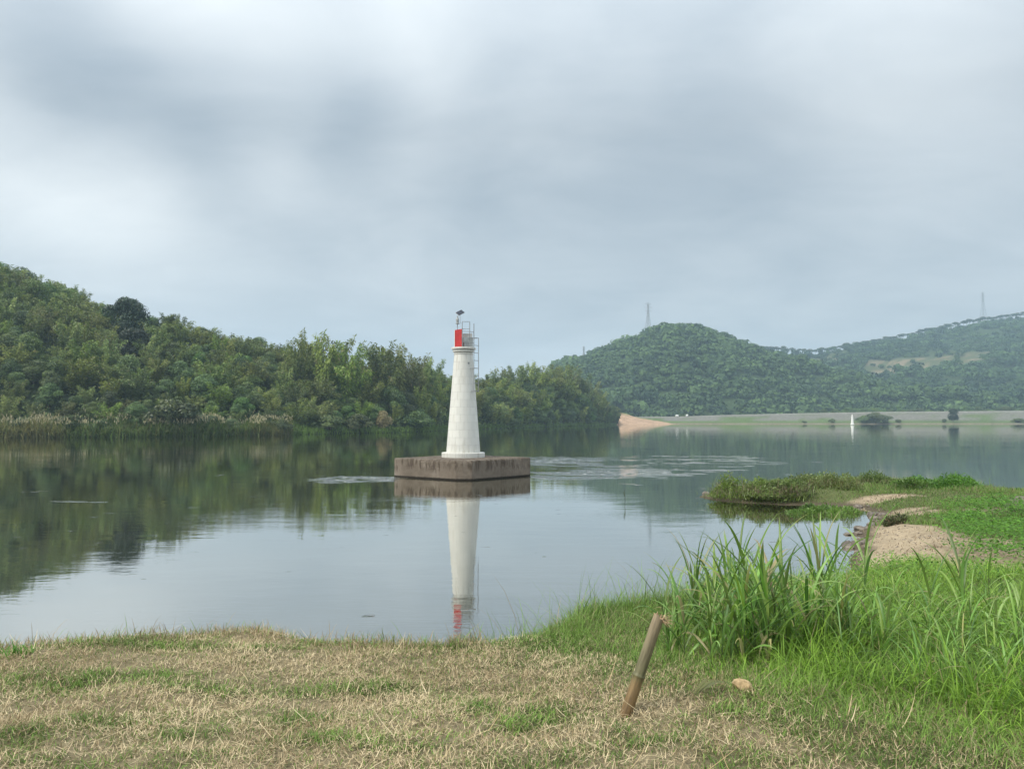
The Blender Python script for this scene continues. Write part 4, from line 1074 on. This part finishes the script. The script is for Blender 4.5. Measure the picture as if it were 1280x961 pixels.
# ------------------------------------------------------------------ spit shrubs and mounds
def mound_mesh(seed, W_, D_, H, n, dark, light, ls, deadf):
    global rng
    rng = np.random.default_rng(seed)
    nb_ = 9; bc = np.stack([rng.uniform(-.8, .8, nb_) * W_, rng.uniform(-.7, .7, nb_) * D_], 1); br = rng.uniform(.28, .62, nb_) * min(W_, D_); bh = H * rng.uniform(.45, 1.05, nb_)
    bi = rng.integers(0, nb_, n); a = rng.random(n) * 6.283; q = rng.random(n) ** .5
    x = bc[bi, 0] + np.cos(a) * q * br[bi]; y = bc[bi, 1] + np.sin(a) * q * br[bi]
    zt = bh[bi] * np.clip(1 - q ** 2.2, 0, 1) * (.55 + .9 * fbm(x * 3 + seed, y * 3, 3))
    z = zt * (.25 + .75 * rng.random(n) ** .5)
    D = np.stack([np.cos(a) * .5 + rng.normal(size=n) * .7, np.sin(a) * .5 + rng.normal(size=n) * .7, .5 + .7 * rng.normal(size=n)], 1)
    V, F = leaf_quads(np.stack([x, y, z], 1), D, rand_dirs(n) + (0, 0, .5), ls * (.5 + .8 * rng.random(n)), ls * (.2 + .25 * rng.random(n)))
    tone_b = rng.normal(size=nb_)[bi] * .18
    c = lerp_col(dark, light, np.clip(.5 + tone_b + .26 * rng.normal(size=n), 0, 1))
    F3 = np.concatenate([F[:, [0, 1, 2]], F[:, [0, 2, 3]]])
    g_ = n // 3; bi = rng.integers(0, nb_, g_); root = np.stack([bc[bi, 0] + rng.normal(size=g_) * br[bi] * .6, bc[bi, 1] + rng.normal(size=g_) * br[bi] * .6, np.zeros(g_)], 1)
    Vb, Fb, kb = blades(root, bh[bi] * (.5 + .75 * rng.random(g_)), .008 + .010 * rng.random(g_), rng.random(g_) * 6.28, .1 + .4 * rng.random(g_), .3 + .9 * rng.random(g_), 3)
    cb = lerp_col(dark, light, np.clip(.6 + .3 * rng.normal(size=g_), 0, 1))
    fol = mesh_np('foliage', *cat_meshes([(V, F3, np.repeat(c, 4, 0)), (Vb, Fb, np.repeat(cb, kb, 0))]))
    m_ = int(n * deadf * .6); bi = rng.integers(0, nb_, m_); a = rng.random(m_) * 6.283; q = .5 + .6 * rng.random(m_)
    root = np.stack([bc[bi, 0] + np.cos(a) * q * br[bi], bc[bi, 1] + np.sin(a) * q * br[bi] - .05, bh[bi] * .5 * rng.random(m_)], 1)
    V, F, k = blades(root, H * (.15 + .45 * rng.random(m_)), .007 + .010 * rng.random(m_), rng.random(m_) * 6.28, .5 + .9 * rng.random(m_), rng.normal(size=m_) * .8, 3)
    return mesh_np('dead_stems', V, F, np.repeat(lerp_col((.10, .075, .05), (.30, .235, .15), rng.random(m_)), k, 0)), fol
def mound(px, py, W_, D_, H, label, seed, dark=(.085, .135, .028), light=(.25, .34, .08), n=4600, ls=.12, deadf=.25, zg=.2):
    q = on_z(px, py, zg); z = float(ground_z(q[0], q[1]))
    p_ = mound_mesh(seed, W_, D_, H, n, dark, light, ls, deadf)
    plant('shrub', p_, (q[0], q[1], max(z, -.05) - .03), 1, 0, label, 'shrub', None, 'dead_stems', 'foliage', (M_STRAW, M_REED))
mound(938, 619, 1.15, 1.5, .82, 'green mound with brown dead stems at the tip of the spit', 501, deadf=.55, n=5200)
mound(975, 619, 1.1, 1.3, .55, 'brown stemmed mound behind the one at the spit tip', 502, (.08, .125, .03), (.24, .31, .08), deadf=.8)
mound(1018, 615, 1.5, 1.3, .58, 'long low green mound on the back edge of the spit', 503, deadf=.6)
mound(1075, 610, 1.6, 1.2, .48, 'grassy green mound along the back of the spit', 504, deadf=.4)
mound(1180, 614, 1.15, 1.1, .52, 'bright green leafy bush on the back edge of the spit', 505, (.06, .13, .015), (.17, .31, .05), 5200, .12, .05)
mound(1140, 615, .8, .9, .36, 'low green bush beside the bright leafy bush on the spit', 506)
mound(1035, 633, 1.3, .7, .30, 'short green tussock on the inner edge of the cove', 507, deadf=.2)
mound(1118, 655, .28, .3, .34, 'dark tussock with earth clod at the sandy patch', 508, (.05, .05, .02), (.13, .15, .05), 1200, .1, .7)

# ------------------------------------------------------------------ grass: helpers to sample what can be seen (with a margin)
def sample_ground(n, x0, x1, y0, y1, dens):
    x = rng.uniform(x0, x1, n); y = rng.uniform(y0, y1, n)
    k = (np.abs(x) < .72 * y + 1.3) & (rng.random(n) < dens(x, y))
    x, y = x[k], y[k]; s = sdist(x, y); k = s > .04
    x, y = x[k], y[k]
    return np.stack([x, y, ground_z(x, y)], 1)
rng = np.random.default_rng(501)
# --- mown bank: straw lying on the ground
pos = sample_ground(330000, -6.2, 5.2, 2.6, 8.8, lambda x, y: (1 - .80 * green_f(x, y)) * sst(9.5, 6.0, y + np.maximum(x - 1.5, 0) * 1.2) * (.35 + 1.0 * sst(.25, .7, fbm(x * 3, y * 3, 3))))
n = len(pos); az = rng.random(n) * 6.283
L = .018 + .06 * rng.random(n) ** 2.0; lean = 1.15 + .5 * rng.normal(size=n) * .5
pos[:, 2] += rng.random(n) * .028
V, F, k = blades(pos, L, .0022 + .0022 * rng.random(n), az, lean, rng.normal(size=n) * .5, 2)
tn = np.clip(.55 + .28 * rng.normal(size=n) + 1.1 * (fbm(pos[:, 0] * 1.6, pos[:, 1] * 2.2, 4) - .5), 0, 1)
c = lerp_col((.26, .19, .11), (.80, .67, .45), tn)
print('straw', n)
parts_ = [(V, F, np.repeat(c, k, 0))]
# longer pale stalks dropped by the mower
n = 2600; pp = sample_ground(n * 4, -5.5, 4, 2.8, 7.4, lambda x, y: (1 - .7 * green_f(x, y)) * .08); n = len(pp)
pp[:, 2] += .02 + .03 * rng.random(n)
V, F, k = blades(pp, .10 + .20 * rng.random(n) ** 2, .003 + .0025 * rng.random(n), rng.random(n) * 6.283, 1.35 + .18 * rng.normal(size=n), .35 * rng.normal(size=n), 4)
parts_.append((V, F, np.repeat(lerp_col((.42, .32, .18), (.72, .62, .42), rng.random(n)), k, 0)))
tag(obj('dry_grass', mesh_np('dry_grass', *cat_meshes(parts_)), M_STRAW), 'dry mown straw lying over the near bank', 'dry grass', kind='stuff')
# --- short green and olive turf
pos = sample_ground(350000, -6.2, 6.5, 2.6, 9.2, lambda x, y: np.clip(.26 + .45 * sst(.36, .58, fbm(x * 1.9 + 2, y * 2.6 + 7, 4)) + .8 * green_f(x, y), 0, 1))
n = len(pos); g = green_f(pos[:, 0], pos[:, 1])
uncut = sst(.0, .55, (pos[:, 0] + .1) - np.clip(6.9 - pos[:, 1], 0, 4) * .62)
h = (.022 + .05 * rng.random(n)) * (.7 + .6 * g) * (1 + 1.5 * uncut * rng.random(n))
edge = sst(1.9, 1.2, sdist(pos[:, 0], pos[:, 1]))
h *= 1 + 1.0 * edge * uncut
V, F, k = blades(pos, h, .0028 + .0026 * rng.random(n), rng.random(n) * 6.283, .25 + .3 * rng.random(n), .25 + .7 * rng.random(n), 2)
tn = np.clip(.4 + .25 * rng.normal(size=n) + .9 * (fbm(pos[:, 0] * 1.6 + 3, pos[:, 1] * 1.6, 3) - .5), 0, 1)
c = lerp_col((.085, .145, .014), (.36, .52, .075), tn)
ol = rng.random(n) < (.42 - .30 * g); c[ol] = lerp_col((.20, .17, .07), (.42, .34, .18), rng.random(ol.sum()))
print('turf', n)
tag(obj('lawn_grass', mesh_np('lawn_grass', V, F, np.repeat(c, k, 0)), M_GRASS), 'short green turf growing through the mown straw', 'grass', kind='stuff')
# --- the rim of the bank: longer fine grass and seed stalks against the water
def edge_line(x): return np.interp(x, [p_[0] for p_ in crest], [p_[1] for p_ in crest])
n = 15000; x = np.concatenate([rng.uniform(-5.2, 2.4, 6000), rng.uniform(-.5, 2.6, 9000)]); y = edge_line(x) + rng.normal(size=n) * .16 + .05
pos = np.stack([x, y, ground_z(x, y)], 1); tall = sst(-.45, .15, x)
h = (.05 + .09 * rng.random(n)) * (1 + 1.3 * tall) * (1 + (.9 + .5 * tall) * (rng.random(n) < .05))
V, F, k = blades(pos, h, .003 + .003 * rng.random(n), rng.random(n) * 6.283, .1 + .25 * rng.random(n), .2 + .6 * rng.random(n), 3)
c = lerp_col((.08, .15, .018), (.26, .44, .06), rng.random(n)); dr = rng.random(n) < .55 * (1 - tall) + .08
c[dr] = lerp_col((.22, .16, .08), (.48, .38, .22), rng.random(dr.sum()))
tag(obj('rim_grass', mesh_np('rim_grass', V, F, np.repeat(c, k, 0)), M_GRASS), 'longer fine grass along the rim of the near bank', 'grass', kind='stuff')
# --- meadow on the right slope
def meadow_d(x, y): return sst(-.15, .5, (x - 1.15) - np.clip(5.0 - y, 0, 3) * 1.0) * (1 - sand_f(x, y)) * sst(16.5, 13.0, y)
pos = sample_ground(210000, .8, 13, 3.0, 17.5, lambda x, y: meadow_d(x, y) * np.interp(y, [3, 6, 10, 17], [1, 1, .6, .35]))
n = len(pos)
lump = fbm(pos[:, 0] * 1.1, pos[:, 1] * 1.1, 3)
front = sst(0, .8, (pos[:, 0] - 1.5) - np.clip(5.0 - pos[:, 1], 0, 3) * 1.0)
h = (.07 + .26 * rng.random(n) ** 1.4) * (.35 + 1.5 * lump) * (.45 + 1.0 * front) * np.interp(pos[:, 1], [4, 7.5, 9.5, 13], [1.1, 1.0, .5, .4])
V, F, k = blades(pos, h, .0035 + .005 * rng.random(n), rng.random(n) * 6.283, .1 + .35 * rng.random(n), .2 + 1.1 * rng.random(n), 3)
tn = np.clip(.5 + .22 * rng.normal(size=n) + .9 * (lump - .5), 0, 1)
c = lerp_col((.050, .12, .008), (.37, .59, .060), tn); dr = rng.random(n) < .05; c[dr] = lerp_col((.25, .20, .09), (.45, .38, .2), rng.random(dr.sum()))
print('meadow', n)
parts_ = [(V, F, np.repeat(c, k, 0))]
# broad leafy herbs between (small leaves)
hp = sample_ground(95000, 1.6, 14, 4.6, 18, lambda x, y: meadow_d(x, y) * sst(.42, .60, fbm(x * .8 + 4, y * .8 + 2, 3)) * np.interp(y, [4, 8, 18], [1, .8, .5])); n = len(hp)
hp[:, 2] += (.05 + .26 * rng.random(n) ** 1.3) * (.6 + .6 * fbm(hp[:, 0] * 2, hp[:, 1] * 2, 2))
V, F = leaf_quads(hp, np.stack([rng.normal(size=n), rng.normal(size=n), .1 + .4 * rng.normal(size=n)], 1), rand_dirs(n) * .5 + (0, 0, 1), .035 + .035 * rng.random(n), .016 + .016 * rng.random(n))
F3 = np.concatenate([F[:, [0, 1, 2]], F[:, [0, 2, 3]]])
parts_.append((V, F3, np.repeat(lerp_col((.055, .13, .012), (.26, .46, .055), np.clip(.5 + .25 * rng.normal(size=n), 0, 1)), 4, 0)))
tag(obj('meadow_grass', mesh_np('meadow_grass', *cat_meshes(parts_)), M_GRASS), 'lush uncut green grass and herbs on the right slope', 'grass', kind='stuff')
# --- spit grass
def spit_d(x, y): return (1 - sand_f(x, y)) * sst(11.5, 15, y) * sst(.15, .9, sdist(x, y)) * (.25 + .75 * sst(.35, .6, fbm(x * .7, y * .7, 3)))
pos = sample_ground(190000, 5.5, 27, 11.5, 37, spit_d); n = len(pos)
lump = fbm(pos[:, 0] * .9 + 3, pos[:, 1] * .9, 3)
h = (.05 + .17 * rng.random(n)) * (.3 + 1.5 * lump)
V, F, k = blades(pos, h, .010 + .010 * rng.random(n), rng.random(n) * 6.283, .15 + .4 * rng.random(n), .2 + .8 * rng.random(n), 2)
tn = np.clip(.5 + .2 * rng.normal(size=n) + 1.1 * (lump - .5), 0, 1)
c = lerp_col((.10, .145, .03), (.26, .35, .075), tn); dr = rng.random(n) < .22; c[dr] = lerp_col((.20, .16, .08), (.36, .29, .17), rng.random(dr.sum()))
print('spit', n)
tag(obj('spit_grass', mesh_np('spit_grass', V, F, np.repeat(c, k, 0)), M_GRASS), 'patchy grass covering the low sandy spit', 'grass', kind='stuff')
# leafy creepers on the right of the spit
pos = sample_ground(75000, 7.5, 20, 11, 25, lambda x, y: sst(.35, .75, (x - .50 * y - .2) / 1.5 + (fbm(x, y, 3) - .5)) * sst(25, 21, y)); n = len(pos)
lump = fbm(pos[:, 0] * .9, pos[:, 1] * .9, 3); pos[:, 2] += (.05 + 1.1 * lump ** 2.2) * (.3 + .7 * rng.random(n) ** .6)
V, F = leaf_quads(pos, np.stack([rng.normal(size=n), rng.normal(size=n), .3 * rng.normal(size=n)], 1), rand_dirs(n) * .6 + (0, -.2, 1), .045 + .04 * rng.random(n), .024 + .022 * rng.random(n))
tag(obj('leafy_creeper', mesh_np('leafy_creeper', V, F, np.repeat(lerp_col((.075, .135, .022), (.22, .35, .065), np.clip(.5 + .35 * rng.normal(size=n), 0, 1)), 4, 0)), M_GRASS), 'bright leafy creeper heaped right of the sandy patch', 'creeper', kind='stuff')
# pebbles and dead bits on the sand
n = 2600; k = rng.integers(0, len(SAND), n); S_a = np.array(SAND)
x = S_a[k, 0] + rng.normal(size=n) * .6 * S_a[k, 2]; y = S_a[k, 1] + rng.normal(size=n) * .6 * S_a[k, 3]
kk = sdist(x, y) > .1; x, y = x[kk], y[kk]; n = len(x); pos = np.stack([x, y, ground_z(x, y) + .004], 1)
V, F, k2 = blades(pos, .04 + .12 * rng.random(n), .010 + .012 * rng.random(n), rng.random(n) * 6.283, 1.3 + .15 * rng.normal(size=n), .2 * rng.normal(size=n), 2)
pn = 1300; pk = rng.integers(0, len(SAND), pn); bx_ = S_a[pk, 0] + rng.normal(size=pn) * .65 * S_a[pk, 2]; by_ = S_a[pk, 1] + rng.normal(size=pn) * .65 * S_a[pk, 3]
kk = sdist(bx_, by_) > .0; bx_, by_ = bx_[kk], by_[kk]; pn = len(bx_); ps = .008 + .030 * rng.random(pn) ** 4
oc = np.array([(1, 0, 0), (-1, 0, 0), (0, 1, 0), (0, -1, 0), (0, 0, .7), (0, 0, -.7)]); of = np.array([(0, 2, 4), (2, 1, 4), (1, 3, 4), (3, 0, 4), (2, 0, 5), (1, 2, 5), (3, 1, 5), (0, 3, 5)])
pa = rng.random(pn) * 6.28; ov = oc[None] * ps[:, None, None] * (1 + .3 * rng.normal(size=(pn, 6, 1)).clip(-1, 1))
ox = ov[..., 0] * np.cos(pa)[:, None] - ov[..., 1] * np.sin(pa)[:, None]; oy = ov[..., 0] * np.sin(pa)[:, None] + ov[..., 1] * np.cos(pa)[:, None]
PV = np.stack([ox + bx_[:, None], oy + by_[:, None], ov[..., 2] + ground_z(bx_, by_)[:, None] + .004], -1).reshape(-1, 3); PF = (np.arange(pn)[:, None, None] * 6 + of[None]).reshape(-1, 3)
tag(obj('pebbles', mesh_np('pebbles', PV, PF, np.repeat(lerp_col((.10, .085, .07), (.42, .36, .29), rng.random(pn)), 6, 0)), M_STRAW), 'pebbles strewn over the sandy patch of the spit', 'pebbles', kind='stuff')
tag(obj('sand_litter', mesh_np('sand_litter', V, F, np.repeat(lerp_col((.12, .085, .05), (.46, .37, .25), rng.random(n)), k2, 0)), M_STRAW), 'dead stalks and litter scattered on the sandy patch', 'litter', kind='stuff')

# ------------------------------------------------------------------ tall grass plants, leaf by leaf
def strip(path, width, side, fold=.25):
    n_ = len(path); V = []
    tang = np.gradient(path, axis=0); tang = unit(tang); sd = unit(np.cross(tang, np.cross(side, tang)) * 0 + side[None] - tang * (tang @ side)[:, None]); nm = np.cross(sd, tang)
    for i in range(n_):
        V += [path[i] - sd[i] * width[i] / 2 + nm[i] * width[i] * fold, path[i], path[i] + sd[i] * width[i] / 2 + nm[i] * width[i] * fold]
    F = []
    for i in range(n_ - 1):
        a = 3 * i; F += [[a, a + 1, a + 4, a + 3], [a + 1, a + 2, a + 5, a + 4]]
    return np.array(V), np.array(F)
def tall_proto(seed, H, nl, wide, erect):
    r_ = np.random.default_rng(seed); leaves = []
    u = np.linspace(0, 1, 8)[:, None]; ln = r_.normal(size=2) * .06 * H
    st = np.concatenate([ln[None] * u ** 1.5, u * H * .62], 1)
    sv, sf = np_tubes(st[None], (.0048 * (1 - .5 * u[:, 0]))[None] * (.8 + .5 * wide / .03), 5)
    sc_ = lerp_col((.10, .14, .045), (.17, .23, .08), np.repeat(u[:, 0], 5))
    stem = mesh_np('stem', sv, sf, sc_, True)
    a0 = r_.random() * 6.28
    for i in range(nl):
        f = (i + .5) / nl; k = f * .92 * 7; i0 = int(k); b_ = st[i0] * (1 - (k - i0)) + st[min(i0 + 1, 7)] * (k - i0)
        a = a0 + i * 2.6 + r_.normal() * .4; L = H * (.48 + .34 * r_.random()) * (1.05 - .25 * abs(f - .5)); el = np.clip(r_.normal(1.05 + erect, .16), .5, 1.5)
        droop = (1.6 + 1.4 * r_.random()) * (1 - erect * 1.2) * (1.1 - .6 * f)
        m_ = 10; q = np.zeros((m_, 3)); q[0] = b_; th = el
        for j in range(1, m_):
            th -= droop / m_ * (j / m_) * 1.6
            q[j] = q[j - 1] + np.array((math.cos(a) * math.cos(th), math.sin(a) * math.cos(th), math.sin(th))) * L / (m_ - 1)
        uu = np.linspace(0, 1, m_); wd_ = wide * (.55 + .9 * uu) * (1 - uu ** 2.2) + .0012
        wd_ = wide * np.interp(uu, [0, .12, .35, .7, 1], [.45, .75, 1, .72, .03])
        V, F = strip(q, wd_, np.array((-math.sin(a), math.cos(a), r_.normal() * .35)))
        base = lerp_col((.065, .145, .016), (.32, .50, .095), np.array([r_.random()]))[0]
        dead = r_.random() < (.30 if f < .25 else .06)
        if dead: base = np.array((.36, .30, .13)) * (.7 + .6 * r_.random())
        c = np.repeat(base[None], m_ * 3, 0); c[1::3] = c[1::3] * .8 + np.array((.42, .48, .22)) * .2
        if r_.random() < .45:
            kt = np.repeat(sst(.72, 1.0, uu), 3)[:, None]; c = c * (1 - kt) + np.array((.34, .28, .11)) * kt
        leaves.append(mesh_np('leaf', V, F, c, True))
    return stem, leaves
TP = [tall_proto(700 + i, 1.0, 7 + i % 4, .024 + .006 * (i % 3), [0, .12, .05, .22, 0, .15, .08, .3][i]) for i in range(8)]
TPN = [tall_proto(740 + i, 1.0, 6 + i % 3, .011 + .003 * (i % 3), [0, .1, .05, .2, 0, .1, .05, .25][i]) for i in range(8)]
def tall(loc, H, k, label, group, rz=None, sxy=1.0, TP=TP):
    e = empty('reed_plant', np.asarray(loc) - (0, 0, .02), rr_.random() * 6.28 if rz is None else rz)
    e.scale = (H * sxy, H * sxy, H); e.rotation_euler = (rr_.uniform(-.1, .1), rr_.uniform(-.1, .1), e.rotation_euler[2])
    st, lv = TP[k]; obj('stem', st, M_REED, e)
    for me in lv: obj('leaf', me, M_REED, e)
    tag(e, label, 'reed', group)
r4 = random.Random(77)
# the thick clump beside the stake
for i in range(54):
    px = r4.gauss(955, 66); px = min(1085, max(838, px)); py = 838 - abs(r4.gauss(0, 22)) + abs(px - 955) * -.10
    q = G(px, py); H = r4.uniform(.6, 1.05) * (1 - abs(px - 955) / 380)
    tall(q, H, r4.randrange(8), 'arching broad bladed reed plant in the thick clump beside the bamboo stake', 'reeds of the thick clump', sxy=1.0)
# emergent single stems standing above the clump, against the water
for (px, py, top) in ((922, 800, 640), (955, 800, 655), (1030, 790, 628), (1045, 780, 640), (870, 800, 652), (1016, 785, 668), (988, 795, 690), (845, 790, 690)):
    q = G(px, py); Ht = P(px, top, q[1])[2] - q[2]
    tall(q, Ht * 1.05, r4.choice((3, 7, 5)), 'upright reed stem standing taller than the thick clump behind the stake', 'stems above the thick clump', sxy=.7)
# lone plants on the right slope
for (px, py, top) in ((1208, 790, 655), (1080, 770, 640), (1165, 800, 700), (1130, 800, 735), (1250, 820, 720), (1262, 880, 790), (1215, 885, 800), (1270, 860, 740), (1180, 850, 770), (1100, 830, 735), (1150, 845, 775), (1235, 760, 690), (1120, 765, 700), (1060, 815, 720), (1200, 740, 690), (1275, 800, 715)):
    q = G(px, py); Ht = P(px, top, q[1])[2] - q[2]
    tall(q, Ht * 1.12, r4.randrange(8), 'single tall reed on the lush slope between thick clump and boulder', 'lone reeds on the slope', sxy=.95)
for i in range(70):
    px = r4.uniform(1060, 1330); py = r4.uniform(760, 885) + (px - 1200) * .06; q = G(px, py)
    if 1050 < px < 1215 and py < 800: continue
    if float(sand_f(np.array([q[0]]), np.array([q[1]]))[0]) > .3: continue
    tall(q, r4.uniform(.32, .62), r4.randrange(8), 'narrow bladed reed in the lush grass past the thick clump from the stake', 'narrow reeds of the lush slope', sxy=1.15, TP=TPN)
# sprout tufts on the rim
for (px, py, lab) in ((403, 800, 'small bright green tuft on the rim of the dry bank'), (22, 818, 'low leafy sprout at the bank rim where the dry grass turns green')):
    q = G(px, py); nn = 60; rng = np.random.default_rng(px)
    root = np.stack([rng.normal(size=nn) * .05, rng.normal(size=nn) * .04, np.zeros(nn)], 1)
    V, F, k = blades(root, .06 + .08 * rng.random(nn), .006 + .006 * rng.random(nn), rng.random(nn) * 6.28, .2 + .4 * rng.random(nn), .3 + .6 * rng.random(nn), 3)
    o = obj('grass_tuft', mesh_np('grass_tuft', V, F, np.repeat(lerp_col((.09, .17, .03), (.20, .36, .06), rng.random(nn)), k, 0)), M_GRASS); o.location = tuple(q); tag(o, lab, 'grass tuft')
# fallen dead leaf frond between stake and stone
q = G(882, 868); rng = np.random.default_rng(5)
e = empty('dry_leaf', q + (0, 0, .02), .5)
for k in range(3):
    uu = np.linspace(0, 1, 8); pth = np.stack([-.05 + .24 * uu - .02 * k, (.03 * k - .03) * uu * 2, .05 * np.sin(uu * 3.0) + .008], 1)
    V, F = strip(pth, .022 * np.interp(uu, [0, .3, 1], [.5, 1, .1]), np.array((0, 1., .2)))
    obj('blade', mesh_np('blade', V, F, np.zeros((len(V), 3)) + np.array((.17, .17, .06)), True), M_REED, e)
tag(e, 'fallen olive brown leaf frond lying between the stake and the tan stone', 'leaf')

# ------------------------------------------------------------------ haze
m, t, out = new_mat('haze_air')
pv = t.node('ShaderNodeVolumePrincipled')
pv.inputs['Color'].default_value = (.62, .83, 1.0, 1); pv.inputs['Density'].default_value = .00031; pv.inputs['Anisotropy'].default_value = .1
t.l.new(pv.outputs[0], out.inputs['Volume'])
bm = bmesh.new(); add_box(bm, (350, 1050, 106.5), (3710, 2710, 219)); hz_o = bm_obj('haze', bm, m)
tag(hz_o, 'thin bluish haze over the river valley', 'haze', kind='stuff')
seen = {o.data.name: o.data for o in COL.objects if o.type == 'MESH'}
print('triangles', sum(len(m_.loops) - 2 * len(m_.polygons) for m_ in seen.values()))
print('objects', len(COL.objects))
